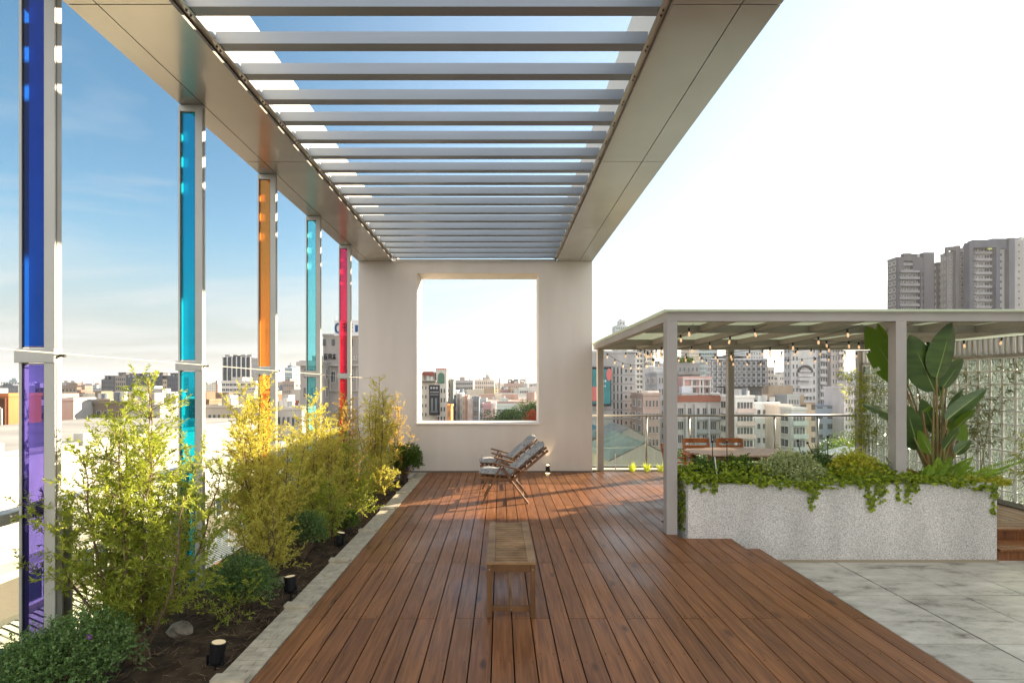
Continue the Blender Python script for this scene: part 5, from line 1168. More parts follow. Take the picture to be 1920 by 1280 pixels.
a_ = [(X(821.5,151.8),Z(718,152)),(X(833,151.8),Z(718,152)),(X(833,151.8),Z(703,152))]+[(X(827.25,151.8)+0.9*math.cos(R(t)), Z(703,152)+0.7*math.sin(R(t))) for t in range(0,181,30)]+[(X(821.5,151.8),Z(703,152))]
MB().prism(a_, 151.6, 151.95).build('arched_window', mat('green_glass', lin(62,104,84), 0.2), r)
m = MB(); [m.sphere((X(819+k*3.2,152),152,Z(692,152)), 0.28, 6, 5) for k in range(6)]; m.build('red_finial_row', wallmat((170,70,60)), r)
simple('slim white block right of the arched window tower', 838.5, 846, 712, 158, 9, (222,220,212), cols=2, ww=0.5, wh=0.4, fh=2.8, scols=0, zlow=-14)
simple('very narrow dark glass strip tower in the square opening', 846.5, 850, 713, 156, 8, (72,86,90), cols=1, ww=0.6, wh=0.8, fh=2.8, scols=0, zlow=-14)
simple('narrow orange trimmed building at the foot of the arched tower', 838, 845.5, 762, 130, 6, (206,146,92), cols=2, scols=0, fh=3, zlow=-14)
simple('grey block with brown roof storey and long balconies in the square opening', 852.5, 887, 714, 350, 14, (150,142,136), cols=9, ww=0.8, wh=0.5, fh=3.2, scols=0, zlow=-10, band=(853,887,1.0,0.9), bandrgb=(180,176,170))
simple('beige stepped block with roof tank in the middle of the square opening', 890, 927, 713, 380, 15, (196,178,158), cols=9, scols=0, fh=3.2, zlow=-12)
rbox(bpy.data.objects['city_block'], 'spare', 0, 0.1, 0, 0.1, 1, 0.1, (90,90,90)) if False else None
simple('small plant room tower on the beige stepped block', 905, 918, 708, 384, 8, (128,124,118), cols=2, scols=0, zlow=10, fh=2.6, base=0)
simple('pinkish brown apartment block with three framed roof boxes', 945, 992, 720, 300, 14, (158,126,112), cols=11, fh=3.1, scols=0, zlow=-14)
for (a, lab) in ((952,'left framed roof box on the pinkish apartment block'),(963.5,'middle framed roof box on the pinkish apartment block'),(975.5,'right framed roof box on the pinkish apartment block')):
    t = thing('roof_box', lab, 'roof structure', (X(a+4,301), 301, Z(720,301)+.5), 'framed roof boxes'); m = MB(); q0, q1, z0_, z1_ = X(a,301), X(a+8.5,301), Z(720,301)+.5, Z(711,301)
    m.box(q0,q1,301,302,z1_-0.6,z1_).box(q0,q0+.5,301,302,z0_,z1_-.601).box(q1-.5,q1,301,302,z0_,z1_-.601); m.build('frame', wallmat((90,80,76)), t); MB().box(q0+.6,q1-.6,301.5,304,z0_,z1_-1.0).build('core', wallmat((196,186,174)), t)
simple('pale green white block with open balconies at the right of the square opening', 973, 992, 728, 230, 10, (184,190,182), cols=5, ww=0.7, wh=0.5, fh=2.9, scols=0, zlow=-14, band=(973,992,0.9,0.8), bandrgb=(206,208,202))
simple('tan block left of the pale green one in the square opening', 958, 973, 728, 235, 10, (166,140,112), cols=4, fh=3.1, scols=0, zlow=-14)
simple('mauve grey block against the right edge of the square opening', 993, 1020, 726, 260, 12, (170,160,160), cols=6, fh=3.1, scols=0, zlow=-14)
simple('red brown block before the pinkish apartment block', 938, 957, 732, 240, 9, (142,96,86), cols=5, fh=3.1, scols=0, zlow=-14)
simple('long cream school block with dark openings in the square opening', 912, 958, 753, 170, 9, (210,200,176), cols=11, ww=0.6, wh=0.4, fh=2.6, scols=0, zlow=-9)
simple('long mint green low school wing before the trees in the square opening', 930, 975, 760, 150, 7, (190,204,190), cols=11, ww=0.6, wh=0.4, fh=2.6, scols=0, zlow=-9)
simple('blue dark glass cube house low in the square opening', 886, 898, 747, 140, 6, (66,84,98), cols=3, ww=0.8, wh=0.7, fh=2.4, scols=0, zlow=-9)
simple('grey cube beside the blue dark glass house', 898.5, 912, 750, 150, 7, (150,156,160), cols=4, fh=2.6, scols=0, zlow=-9)
simple('pink checkered small building low in the square opening', 905, 921, 760, 120, 6, (170,120,122), cols=4, ww=0.4, wh=0.5, fh=1.9, scols=0, zlow=-10)
simple('white cube with one dark window right of the pink checkered building', 921.5, 930, 758, 122, 6, (222,218,210), cols=2, fh=2.4, scols=0, zlow=-10)
nar = [((214,210,214),'white'),((186,170,166),'pinkish grey'),((224,222,220),'bright white'),((196,178,150),'sandy'),((160,110,96),'brick red'),((206,190,170),'cream'),((150,150,154),'mid grey')]
for k, (rgb, cn_) in enumerate(nar):
    a = 852.5+k*4.9; simple('narrow %s shophouse, one of the tight row right of the dark glass strip' % cn_, a, a+4.7, 734+k*2.6+(k%2)*3, 170-k*5, 7, rgb, cols=2, ww=0.5, wh=0.4, fh=2.6, scols=0, zlow=-14)
tree('palm green small tree at the left of the street in the square opening', X(889,105), 105, -11, 5.5, 2.6, n=1500, ls=0.4, m=LM_tree2)
tree('large dark green round tree left of the flame tree in the square opening', X(946,112), 112, -12, 9.0, 5.2, n=4500, ls=0.4)
tree('dark green tree between the round tree and the flame tree', X(965,118), 118, -12, 8.6, 4.0, n=3000, ls=0.4)
tree('red blooming flame tree low in the square opening', X(978,98), 98, -11.2, 5.9, 2.8, n=2600, ls=0.35, m=LM_flame)
tree('dark green tree at the right edge of the square opening', X(998,120), 120, -13, 12.0, 4.6, n=3500, ls=0.4)
tree('orange tinted flame tree at the right edge of the square opening', X(1000,116), 116, -12, 8.8, 3.0, n=2000, ls=0.35, m=LM_flame)

# ---- right side behind the glass pergola
r, x0, x1, zt, wm = bld('slit_window_building', 'grey building with vertical slit windows and a teal screen right of the white wall', 1085, 1190, 662, 110, 14, (140,138,136), cols=0, scols=0)
sw = MB(); put_windows(r, 'F', X(1148,110), X(1168.5,110), 110, Z(687,110), Z(835,110), 3, 1.84, 0.32, 0.72, M_wfd, M_win, mull=0, budget=[60])
put_windows(r, 'F', X(1169,110), X(1188,110), 110, Z(687,110), Z(835,110), 2, 1.84, 0.26, 0.28, M_wfd, M_win, mull=0, budget=[40])
m = MB(); [m.box(x0, x1, 109.93, 109.99, Z(687+16.2*k,110)-0.03, Z(687+16.2*k,110)+0.03) for k in range(0,10)]; m.build('joint_lines', wallmat((96,94,92)), r)
MB().box(X(1178,110), X(1190,110), 109.95, 109.995, Z(663,110), Z(658,110)).build('corner_trim', wallmat((90,90,92)), r)
scn = MB().box(X(1110,108), X(1146,108), 108, 108.6, Z(761,108), Z(688,108)).build('screen', wallmat((40,44,50)), r)
m = MB(); m.box(X(1111,107.9), X(1144.5,107.9), 107.9, 107.98, Z(757,108), Z(692,108)); m.build('screen_picture', mat('screen_teal', lin(44,128,132), 0.4, col2=lin(20,84,98), nscale=0.25), scn)
m = MB(); m.sphere((X(1142,107.85),107.85,Z(702,108)), 1.0, 14, 8, (0.6,.06,1.3)).sphere((X(1114,107.85),107.85,Z(738,108)), 1.2, 14, 8, (0.8,.06,1.3)); m.build('screen_blobs', wallmat((206,120,116)), scn)
m = MB(); [m.box(X(1121+k*3.4,107.8), X(1123+k*3.4,107.8), 107.8, 107.84, Z(716,108), Z(712,108)) for k in range(5)]; [m.box(X(1124+k*2.6,107.8), X(1125.4+k*2.6,107.8), 107.8, 107.84, Z(725,108), Z(722,108)) for k in range(5)]; m.build('screen_lettering', wallmat((206,222,220)), scn)
simple('pale lattice tower top rising above the left end of the glass pergola', 1154, 1176, 611, 480, 14, (172,180,182), cols=5, ww=0.7, wh=0.6, fh=3.6, scols=3, zlow=-5, glass=M_win2, cat='tower')
simple('tiny roof stair tower on the pale lattice tower', 1161, 1172, 602, 484, 8, (160,166,168), cols=2, ww=0.6, fh=3.6, scols=0, zlow=58, base=50)
simple('tall white flats with dark central stripe behind the slit window building', 1192, 1213, 642, 300, 7, (206,206,200), cols=3, ww=0.6, wh=0.5, fh=3.0, scols=2, zlow=-12, band=(1192,1203,1.0,0.9), bandrgb=(226,224,216), cat='tower')
simple('tall cream flats with closely stacked balconies, right of the striped white flats', 1212, 1226, 640, 296, 14, (226,220,206), cols=3, ww=0.7, wh=0.45, fh=2.8, scols=2, zlow=-12, band=(1212,1225,1.0,0.8), bandrgb=(236,230,218), cat='tower')
simple('brick red low building with sunlit corner left of the near pergola post', 1206, 1238, 741, 100, 9, (146,118,104), cols=4, ww=0.45, wh=0.5, fh=2.5, scols=2, zlow=-14)
simple('white awning roofed house on top of the brick red low building', 1216, 1234, 737, 104, 5, (222,214,200), cols=0, scols=0, base=-2)
simple('blue grey slender building just left of the near pergola post', 1232, 1252, 700, 125, 10, (136,140,148), cols=3, ww=0.5, wh=0.5, fh=2.7, scols=2, zlow=-14)
simple('pale grey building with white curved corner behind the near pergola post', 1226, 1262, 690, 170, 12, (186,188,188), cols=5, fh=3.0, scols=2, zlow=-14)
r, x0, x1, zt, wm = bld('green_terrace_block', 'stepped dark grey block with planted roof terraces right of the near pergola post', 1262, 1312, 682, 180, 14, (116,112,110), cols=6, fh=3.2, scols=0, zlow=-10, band=(1266,1312,1.4,0.9), bandrgb=(150,146,142))
MB().box(X(1292,182), X(1311,182), 182, 190, zt+.5, Z(652,182)).build('roof_room', wallmat((206,196,180)), r)
P = np.stack([rng.uniform(X(1266,180), X(1300,180), 900), rng.uniform(179.4,181,900), zt+0.5+rng.uniform(0,1.6,900)], 1); np_mesh('roof_plants', leaves(P, rng.normal(size=(900,3)), 0.5, 0.35), 4, LM_tree2, r)
simple('teal glass office tower behind the stepped dark block', 1311, 1345, 650, 420, 20, (120,144,148), cols=7, ww=0.9, wh=0.6, fh=3.8, scols=0, zlow=-10, glass=M_win2, cat='tower')
simple('grey high tower behind the black and white grid building', 1397, 1432, 650, 430, 20, (152,156,162), cols=7, ww=0.5, wh=0.5, fh=3.6, scols=0, zlow=-10, cat='tower')
# grid building
r, x0, x1, zt, wm = bld('grid_facade_building', 'white hotel like block with a black line grid facade behind the middle pergola post', 1334, 1438, 674, 220, 6, (186,188,190), cols=11, ww=0.55, wh=0.58, fh=2.45, scols=3, zlow=-14, glass=M_win)
m = MB(); zc = zt
for k in range(12): xx = x0+(x1-x0)*k/11; m.box(xx-0.1, xx+0.1, 219.75, 219.85, -14, zt)
k = 0
while zt-0.4-2.45*k > -14: m.box(x0, x1, 219.75, 219.86, zt-0.4-2.45*k-0.1, zt-0.4-2.45*k+0.1); k += 1
m.build('black_grid', wallmat((54,54,58)), r)
MB().box(X(1342,222), X(1400,222), 221.5, 225.5, zt+.5, zt+1.6).build('roof_rooms', wallmat((90,92,96)), r)
simple('cream stepped side wing of the grid facade building', 1438, 1452, 690, 224, 12, (216,208,196), cols=2, fh=2.6, scols=2, zlow=-14)
simple('second lower cream wing right of the grid facade building', 1450, 1461, 722, 222, 12, (206,200,190), cols=2, fh=2.6, scols=2, zlow=-14)
# pink/white roof structure building
r, x0, x1, zt, wm = bld('pink_framed_penthouse', 'brick and white framed rooftop block on the brown roofed apartments', 1281, 1334, 709, 132, 9, (178,120,108), cols=0, scols=0, base=-3)
m = MB(); 
for p in (1281,1296,1311,1317,1331): m.box(X(p,131.6), X(p+2.6,131.6), 131.5, 131.98, Z(745,132), Z(709,132))
for y in (710,724,738): m.box(X(1281,131.4), X(1334,131.4), 131.2, 131.48, Z(y+1.5,132), Z(y-1,132))
m.build('white_frame', wallmat((216,210,204)), r); MB().box(X(1276,130), X(1294,130), 129, 131.1, Z(746,130), Z(724,130)).build('white_box', wallmat((214,214,218)), r)
put_windows(r, 'F', X(1296,132), X(1331,132), 131.9, Z(711,132), Z(742,132), 3, 1.9, 0.4, 0.6, M_wf, M_win)
# brown roof apartments
r, x0, x1, zt, wm = bld('brown_roof_apartments', 'apartment block with reddish brown roof band behind the dining chairs', 1266, 1378, 757, 120, 12, (170,168,166), cols=7, ww=0.62, wh=0.6, fh=3.1, scols=0, zlow=-16, mull=2, band=(1305,1352,0.9,0.8), bandrgb=(168,174,176))
MB().box(x0-0.4, x1+0.2, 119.4, 120.6, zt+0.501, zt+2.0).build('roof_band', wallmat((150,98,80)), r)
m = MB(); [m.box(X(p,119.6), X(p+3,119.6), 118.8, 119.98, -17, zt) for p in (1284,1301,1326,1352,1368)]; m.build('pier', wallmat((190,192,190)), r)
m = MB(); [m.sphere((X(1335+k*4,119),119,zt+2.4), 0.32, 8, 6) for k in range(4)]; m.build('roof_vents', wallmat((210,208,204)), r)
r, x0, x1, zt, wm = bld('balcony_wing', 'white wing with angled rows of balconies right of the brown roofed apartments', 1379, 1414, 745, 112, 12, (224,220,214), cols=5, ww=0.7, wh=0.5, fh=2.75, scols=3, zlow=-16, band=(1379,1414,1.0,0.85), bandrgb=(214,196,186))
m = MB(); m.box(X(1380,115), X(1424,115), 115, 121, Z(748,115), Z(729,115)); 
r2 = thing('dark_penthouse', 'black flat roofed penthouse with sign board above the white balcony wing', 'building', (X(1400,122), 122, -3)); MB().box(X(1384,122), X(1428,122), 122, 130, -3, Z(727,122)).build('wall', wallmat((92,90,88)), r2); MB().box(X(1378,121), X(1430,121), 120.6, 131, Z(727,121), Z(724.5,121)).build('roof', wallmat((52,52,54)), r2)
MB().box(X(1386,121.8), X(1421,121.8), 121.7, 121.95, Z(738,122), Z(733,122)).build('window_band', M_win, r2)
r, x0, x1, zt, wm = bld('mint_white_block', 'white mint tinted block with dark roof deck right of the balcony wing', 1415, 1461, 757, 118, 12, (216,222,220), cols=4, ww=0.5, wh=0.35, fh=3.2, scols=0, zlow=-16)
MB().box(X(1416,120), X(1458,120), 120, 127, zt+.5, Z(750,120)).build('roof_deck', wallmat((66,66,66)), r)
simple('peach coloured block with rounded windows right of the mint white block', 1461, 1484, 762, 112, 9, (222,204,184), cols=3, ww=0.5, wh=0.45, fh=2.9, scols=0, zlow=-16)
simple('grey green glass balcony block before the arch topped tower', 1484, 1512, 768, 108, 9, (172,176,168), cols=4, ww=0.7, wh=0.55, fh=2.7, scols=2, zlow=-16, band=(1484,1512,0.8,0.8), bandrgb=(196,206,198))
simple('small pale gable tower left of the arch topped tower', 1461, 1478, 703, 300, 14, (196,190,182), cols=4, fh=3.3, scols=2, zlow=-12)
simple('low beige roofs block between the grid building and the arch topped tower', 1456, 1482, 732, 160, 6, (206,202,196), cols=5, fh=2.8, scols=0, zlow=-12)
simple('dark tank roofed block at the foot of the arch topped tower', 1476, 1500, 742, 150, 8, (150,150,146), cols=4, fh=2.8, scols=0, zlow=-12)
# arch topped tower
r, x0, x1, zt, wm = bld('arch_topped_tower', 'tall pale apartment tower with a big arch near its top', 1483, 1531, 648, 200, 5, (186,182,178), cols=7, ww=0.45, wh=0.5, fh=3.05, scols=2, zlow=-16, cat='tower', skip=lambda c, q: c in (2,3,4,5) and q < 5)
az = []
cx_ = X(1510,199.4); zc = Z(698,199.4)
for t_a in range(0,181,15): az.append((cx_+2.9*math.cos(R(t_a)), zc+2.9*math.sin(R(t_a))))
for t_a in range(180,-1,-15): az.append((cx_+2.3*math.cos(R(t_a)), zc+2.3*math.sin(R(t_a))))
m = MB()
for i in range(12): m.prism([az[i], az[i+1], az[24-i], az[25-i]], 199.0, 199.9)
m.build('arch', wallmat((96,92,92)), r)
MB().box(X(1497,199.5), X(1523,199.5), 199.2, 199.9, Z(706,200), Z(702,200)).box(X(1499,199.5), X(1521,199.5), 199.3, 199.9, Z(697,200), Z(694,200)).build('arch_band', wallmat((206,202,198)), r)
m = MB(); z = Z(712,200)
while z > -16: m.box(X(1499,198.5), X(1522,198.5), 198.3, 199.8, z-0.3, z+0.9); z -= 3.05
m.build('balcony_stack', wallmat((206,204,202)), r)
simple('darker ribbed middle shaft of the arch topped tower group', 1531.5, 1558, 646, 206, 14, (146,146,150), cols=5, ww=0.55, wh=0.6, fh=3.05, scols=0, zlow=-16, band=(1535,1546,1.2,1.0), bandrgb=(206,202,198), cat='tower')
simple('slim brownish shaft with pointed windows at the right of the tower group', 1558.5, 1582, 648, 204, 14, (160,146,140), cols=4, ww=0.45, wh=0.55, fh=3.05, scols=0, zlow=-16, band=(1570,1580,1.2,1.0), bandrgb=(214,204,196), cat='tower')
simple('pinkish white building right of the tower group', 1582.5, 1612, 727, 160, 10, (214,200,196), cols=5, ww=0.45, wh=0.45, fh=2.6, scols=0, zlow=-14)
simple('hazy blue grey block far behind beside the bamboo', 1583, 1604, 700, 500, 20, (160,170,176), cols=6, fh=3.6, scols=2, zlow=-12)
simple('hazy pale block far behind, hidden by the bamboo', 1604, 1650, 706, 520, 20, (176,180,182), cols=9, fh=3.6, scols=2, zlow=-12)
# high-rises above the glass roof
def tower(lab, p0, p1, yt, d, dep, rgb, cols, top, **k):
    r, x0, x1, zt, wm = bld('high_rise', lab, p0, p1, yt, d, dep, rgb, cols=cols, fh=2.9, zlow=26, scols=2, cat='tower', group='grey high rises above the glass roof', **k)
    return r, x0, x1, zt
r, x0, x1, zt = tower('left grey high rise above the glass roof, with a square hole in its crown', 1682, 1746, 484, 222, 5.5, (104,102,104), 7, 0, ww=0.55, wh=0.5, band=(1684,1736,1.3,1.0), bandrgb=(132,132,136), skip=lambda c, q: 1 <= c <= 2 and q < 1)
m = MB(); m.box(X(1682,221.4), X(1692,221.4), 220.6, 221.9, Z(508,222), Z(484,222)).box(X(1709,221.4), X(1729,221.4), 220.6, 221.9, Z(508,222), Z(484,222)).box(X(1692,221.4)+.01, X(1709,221.4)-.01, 220.6, 221.9, Z(490.5,222), Z(484,222)).box(X(1729,221.4), X(1748,221.4), 220.4, 224, Z(590,222), Z(475,222)).box(X(1708,221.4), X(1748,221.4), 224.1, 226, Z(490,222), Z(474,222)); m.build('crown', wallmat((88,88,94)), r)
MB().box(X(1682,221), X(1685,221), 220.3, 221.9, Z(590,222), Z(508,222)).box(X(1724,221), X(1728,221), 220.3, 221.9, Z(590,222), Z(508,222)).build('vertical_pier', wallmat((80,82,90)), r)
tower('low dark link block between the two grey high rises', 1757, 1773, 494, 230, 2.5, (90,86,86), 2, 0, ww=0.3)
r, x0, x1, zt = tower('slim pale shaft with one square hole at the left of the taller high rise', 1776, 1790, 476, 224, 3.5, (124,122,122), 1, 0, ww=0.3, wh=0.4)
m = MB(); m.box(X(1773,223), X(1777,223), 222.5, 223.5, Z(480,223), Z(464,223)).box(X(1790,223), X(1799,223), 222.5, 225, Z(590,223), Z(461,223)).box(X(1777,223), X(1790,223), 222.5, 223.5, Z(470,223), Z(463,223)); m.build('crown', wallmat((98,96,98)), r)
tower('narrow balcony strip block in the middle of the taller high rise', 1799, 1814, 477, 226, 5, (112,112,116), 2, 0, ww=0.8, wh=0.5)
r, x0, x1, zt = tower('tallest grey high rise at the right edge, framed by a dark square portal', 1821, 1868, 462, 222, 14, (116,116,122), 4, 0, ww=0.75, wh=0.55, band=(1824,1865,1.2,0.9), bandrgb=(146,146,150))
m = MB(); m.box(X(1814,220), X(1821.5,220), 219, 221.8, Z(590,221), Z(456,221)).box(X(1864,220), X(1871,220), 219, 221.8, Z(590,221), Z(459,221)).box(X(1821.5,220)+.01, X(1864,220)-.01, 219, 221.8, Z(466,221), Z(452,221)).box(X(1868,220), X(1904,220), 222, 226, Z(465,221), Z(446,221)); m.build('portal_frame', wallmat((82,86,98)), r)
MB().box(X(1855,218), X(1863,218), 218.6, 218.9, Z(468,219), Z(465.5,219)).build('lime_mark', wallmat((196,206,120)), r)
tower('pale window strip block right of the portal frame on the tallest high rise', 1871, 1892, 470, 223, 12, (160,160,164), 2, 0, ww=0.45, wh=0.45)
tower('dark blue grey end slab of the tallest high rise', 1892, 1903, 448, 221, 14, (90,94,104), 0, 0)
tower('sunless pale end strip cut by the right edge of the photo', 1903, 1940, 452, 226, 14, (162,160,158), 3, 0, ww=0.4, wh=0.4)
# near lower roofs right
shed('gabled pale green corrugated roof just below the rear railing', 6.8, 11.6, 33, 42, -1.9, -3.1, GZ, mt=mat('corrugated_green', lin(176,190,170), 0.5, 0.2, col2=lin(150,160,140), nscale=0.5), wallrgb=(214,204,172), eave=wallmat((150,150,140)), name='green_roof_shed')
shed('grey metal roof beyond the green one near the slit window building', 10.6, 14.4, 50, 58, -2.3, -3.3, GZ, mt=wallmat((172,174,172)), wallrgb=(130,126,120), eave=wallmat((140,140,136)))
shed('blue metal roof at the foot of the slit window building', 9.4, 12.8, 58, 64, -2.9, -3.7, GZ, mt=wallmat((74,140,166)), wallrgb=(120,120,116), eave=wallmat((110,140,150)), name='blue_roof_shed')
shed('light grey curved looking roof low behind the dining corner at the right', 32, 37, 46, 52, -4.3, -4.9, GZ, mt=wallmat((196,202,206)), wallrgb=(186,180,170))
for (p, d, zt_, rad, mm, lab) in ((1300,88,-5.6,5.0,0,'dark green tree behind the left dining chair'),(1285,92,-6.6,3.6,0,'smaller dark tree beside the near pergola post'),(1425,80,-6.0,4.2,1,'bright green tree right of the middle pergola post'),(1462,84,-6.6,3.4,1,'light green low tree behind the variegated plant'),
                                  (1570,100,-5.4,6.0,0,'broad green tree left of the bamboo behind the railing'),(1606,96,-4.9,5.0,1,'yellowish green tree seen through the bamboo'),(1596,130,-4.8,6.5,0,'dark tree row end beyond the broad green tree'),(1205,150,-1.0,3.0,1,'small light green tree on the roofs behind the slit window building')):
    tree(lab, X(p,d), d, GZ if zt_ < -4 else -12, (zt_-GZ) if zt_ < -4 else 11, rad, n=3600, ls=0.42, m=[LM_tree, LM_tree2][mm], trunk=0.55)

# ---- distant city fill: individual pale blocks thinning to the skyline
used = set(); cols_ = {'cream': (214,206,190), 'white': (222,220,214), 'grey': (150,150,150), 'tan': (184,164,140), 'pinkish': (200,174,162), 'brown': (142,118,102), 'blue grey': (140,152,164), 'pale yellow': (216,204,164)}
feats = ['flat roof', 'a water tank', 'a roof cabin', 'twin roof boxes', 'a roof mast', 'a stepped top', 'a tiny roof shed']
regs = [(-60,110,'left of the blue fin'),(112,200,'just right of the blue fin'),(200,330,'left of the teal fin'),(384,480,'right of the teal fin'),(480,560,'around the orange fin'),(560,606,'behind the cyan fin'),(846,880,'in the left half of the opening'),(880,915,'in the middle of the opening'),(915,950,'right of mid opening'),(950,1010,'at the right of the opening'),(1226,1290,'behind the near pergola post'),(1440,1490,'before the arch topped tower'),(1560,1700,'behind the bamboo')]
M_far = {}
def facade(rgb):
    k = 'far_%d_%d_%d' % rgb
    if k in MATS: return MATS[k]
    m = bpy.data.materials.new(k); m.use_nodes = True; n = m.node_tree.nodes; l = m.node_tree.links; b = n['Principled BSDF']; b.inputs['Roughness'].default_value = 0.8
    tc = n.new('ShaderNodeTexCoord'); sp = n.new('ShaderNodeSeparateXYZ'); l.new(tc.outputs['Object'], sp.inputs[0])
    ad = n.new('ShaderNodeMath'); ad.operation = 'ADD'; l.new(sp.outputs[0], ad.inputs[0]); l.new(sp.outputs[1], ad.inputs[1])
    def cell(src, per, lo):
        a = n.new('ShaderNodeMath'); a.operation = 'DIVIDE'; a.inputs[1].default_value = per; l.new(src, a.inputs[0]); f = n.new('ShaderNodeMath'); f.operation = 'FRACT'; l.new(a.outputs[0], f.inputs[0])
        g = n.new('ShaderNodeMath'); g.operation = 'GREATER_THAN'; g.inputs[1].default_value = lo; l.new(f.outputs[0], g.inputs[0]); return g.outputs[0]
    mu = n.new('ShaderNodeMath'); mu.operation = 'MULTIPLY'; l.new(cell(ad.outputs[0], 3.3, 0.45), mu.inputs[0]); l.new(cell(sp.outputs[2], 3.3, 0.5), mu.inputs[1])
    gn = n.new('ShaderNodeNewGeometry'); sn = n.new('ShaderNodeSeparateXYZ'); l.new(gn.outputs['Normal'], sn.inputs[0]); lt_ = n.new('ShaderNodeMath'); lt_.operation = 'LESS_THAN'; lt_.inputs[1].default_value = 0.5; l.new(sn.outputs[2], lt_.inputs[0])
    m2 = n.new('ShaderNodeMath'); m2.operation = 'MULTIPLY'; l.new(mu.outputs[0], m2.inputs[0]); l.new(lt_.outputs[0], m2.inputs[1])
    mx = n.new('ShaderNodeMix'); mx.data_type = 'RGBA'; mx.inputs['A'].default_value = lin(*rgb); mx.inputs['B'].default_value = lin(*[int(c*0.48) for c in rgb]); l.new(m2.outputs[0], mx.inputs['Factor']); l.new(mx.outputs['Result'], b.inputs['Base Color'])
    MATS[k] = m; return m
sizes = ['low', 'broad', 'slim']
rr_ = random.Random(5)
def farb(reg, d, yt, w):
    for _ in range(60):
        cn_ = rr_.choice(list(cols_)); ft = rr_.choice(feats); sz = 'broad' if w > 26 else ('slim' if w < 14 else 'medium')
        key = (reg[2], cn_, ft, sz)
        if key not in used: used.add(key); break
    p = rr_.uniform(reg[0], reg[1]); x = X(p, d); zt = Z(yt, d); dep = rr_.uniform(10, 20)
    lab = 'far %s %s block with %s, %s' % (sz, cn_, ft, reg[2])
    t = thing('distant_block', lab, 'building', (x, d, GZ), 'distant city blocks'); c = cols_[cn_]; c = tuple(int(v*rr_.uniform(0.94,1.04)) for v in c); c = cols_[cn_]
    MB().box(x-w/2, x+w/2, d, d+dep, GZ, zt).build('wall', facade(c), t)
    m = MB(); m.box(x-w/2, x+w/2, d, d+dep, zt+0.01, zt+0.5)
    if ft == 'a water tank': m.tube([(x,d+4,zt+.5),(x,d+4,zt+3.2)], 1.5, 10)
    elif ft == 'a roof cabin': m.box(x-w*.3, x+w*.15, d+2, d+8, zt+.5, zt+3.4)
    elif ft == 'twin roof boxes': m.box(x-w*.38, x-w*.12, d+1, d+7, zt+.5, zt+3.6).box(x+w*.12, x+w*.38, d+1, d+7, zt+.5, zt+3.6)
    elif ft == 'a roof mast': m.box(x-w*.2, x+w*.2, d+2, d+6, zt+.5, zt+2.4).box(x-.25, x+.25, d+3, d+3.5, zt+2.41, zt+8)
    elif ft == 'a stepped top': m.box(x-w*.35, x+w*.35, d+1, d+9, zt+.5, zt+3).box(x-w*.2, x+w*.2, d+2, d+8, zt+3.01, zt+5.6)
    elif ft == 'a tiny roof shed': m.box(x+w*.1, x+w*.32, d+2, d+5, zt+.5, zt+2.5)
    m.build('roof', wallmat(tuple(int(v*0.9) for v in c)), t)
for reg in regs:
    span = reg[1]-reg[0]
    for (d, ylo, yhi, den) in ((170, 748, 768, 0.7), (260, 736, 750, 0.8), (420, 727, 740, 0.9), (700, 720, 730, 0.9), (1100, 716, 725, 0.9)):
        nb = max(1, int(span*d/F/26*den))
        for _ in range(min(nb, 9 if d > 300 else 5)):
            dj = d*rr_.uniform(0.85,1.2); farb(reg, dj, rr_.uniform(ylo, yhi), rr_.uniform(9, 34) if d < 600 else rr_.uniform(16, 46))
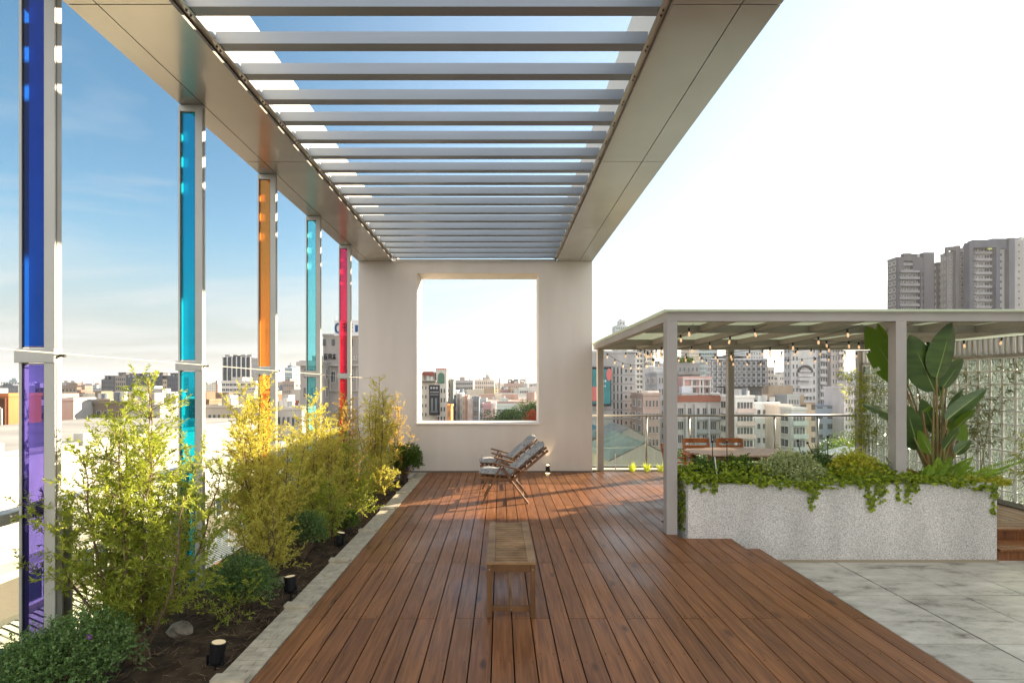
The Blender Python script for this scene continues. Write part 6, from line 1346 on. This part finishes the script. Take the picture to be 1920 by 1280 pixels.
# far pinkish high rises on the left skyline
for k in range(11):
    p = 114+k*6.6; d = 1250+(k%3)*60; x = X(p, d); w = rr_.uniform(4.0,5.6)/F*d; zt = Z(717+rr_.uniform(0,5), d)
    hue = [('rose',(196,160,156)),('pale',(214,208,204)),('mauve',(170,156,166))][k%3]
    place = ['nearest the blue fin','second from the blue fin','third from the blue fin','fourth from the blue fin','fifth from the blue fin','in the middle of the cluster','sixth from its right end','fourth from its right end','third from its right end','second from its right end','at its right end'][k]
    if k == 6: place = 'fifth from its right end'
    t = thing('distant_high_rise', 'tiny %s high rise in the far skyline cluster, %s' % (hue[0], place), 'tower', (x, d, GZ), 'far high rises right of the blue fin'); MB().box(x-w/2, x+w/2, d, d+22, GZ, zt).build('wall', facade(hue[1]), t); MB().box(x-w*.25, x+w*.25, d+3, d+12, zt+.01, zt+3.5).build('roof', wallmat(hue[1]), t)
# pale domed roof far left
t = thing('domed_building', 'hazy grey building with small roof turret at the far left skyline', 'building', (X(20,600), 600, GZ)); MB().box(X(2,600), X(36,600), 600, 620, GZ, Z(716,600)).build('wall', facade((186,190,192)), t)
MB().box(X(12,600), X(28,600), 603, 612, Z(716,600)+.01, Z(712,600)).box(X(16,600), X(24,600), 604, 610, Z(712,600)+.01, Z(708.5,600)).build('turret', wallmat((150,166,164)), t)
simple('long dark grey block row left of the blue fin on the skyline', -20, 34, 724, 330, 12, (120,124,130), cols=16, fh=3.2, scols=0, zlow=-14)
# low hill line on the horizon
m = MB(); xs2 = np.linspace(-9000, 9000, 61); hz = 60+45*np.sin(xs2*0.0011)+30*np.sin(xs2*0.0037+1)+rng.normal(0,5,61)
for a, b, h0, h1 in zip(xs2[:-1], xs2[1:], hz[:-1], hz[1:]):
    m.quad((a,9000,GZ),(b,9000,GZ),(b,9600,h1),(a,9600,h0)); m.quad((a,9600,h0),(b,9600,h1),(b,10400,GZ),(a,10400,GZ))
m.build('hills', mat('hill', lin(104,118,110), 0.9), kind='structure')

# ------------------------------------------------------------------ air
hz_ = MB().box(-9500, 9500, -2500, 10500, GZ-3, 170).build('haze', None)
hz_.data.materials.clear(); mh = bpy.data.materials.new('haze_air'); mh.use_nodes = True; n = mh.node_tree.nodes; n.clear()
pvn = n.new('ShaderNodeVolumePrincipled'); pvn.inputs['Color'].default_value = (0.92,0.95,1.0,1); pvn.inputs['Density'].default_value = 0.00012; pvn.inputs['Anisotropy'].default_value = 0.3
oo = n.new('ShaderNodeOutputMaterial'); mh.node_tree.links.new(pvn.outputs[0], oo.inputs['Volume']); hz_.data.materials.append(mh)
hz_['kind'] = 'stuff'; tag(hz_, 'pale haze in the air over the city, fading the far skyline', 'haze'); hz_.display_type = 'WIRE'
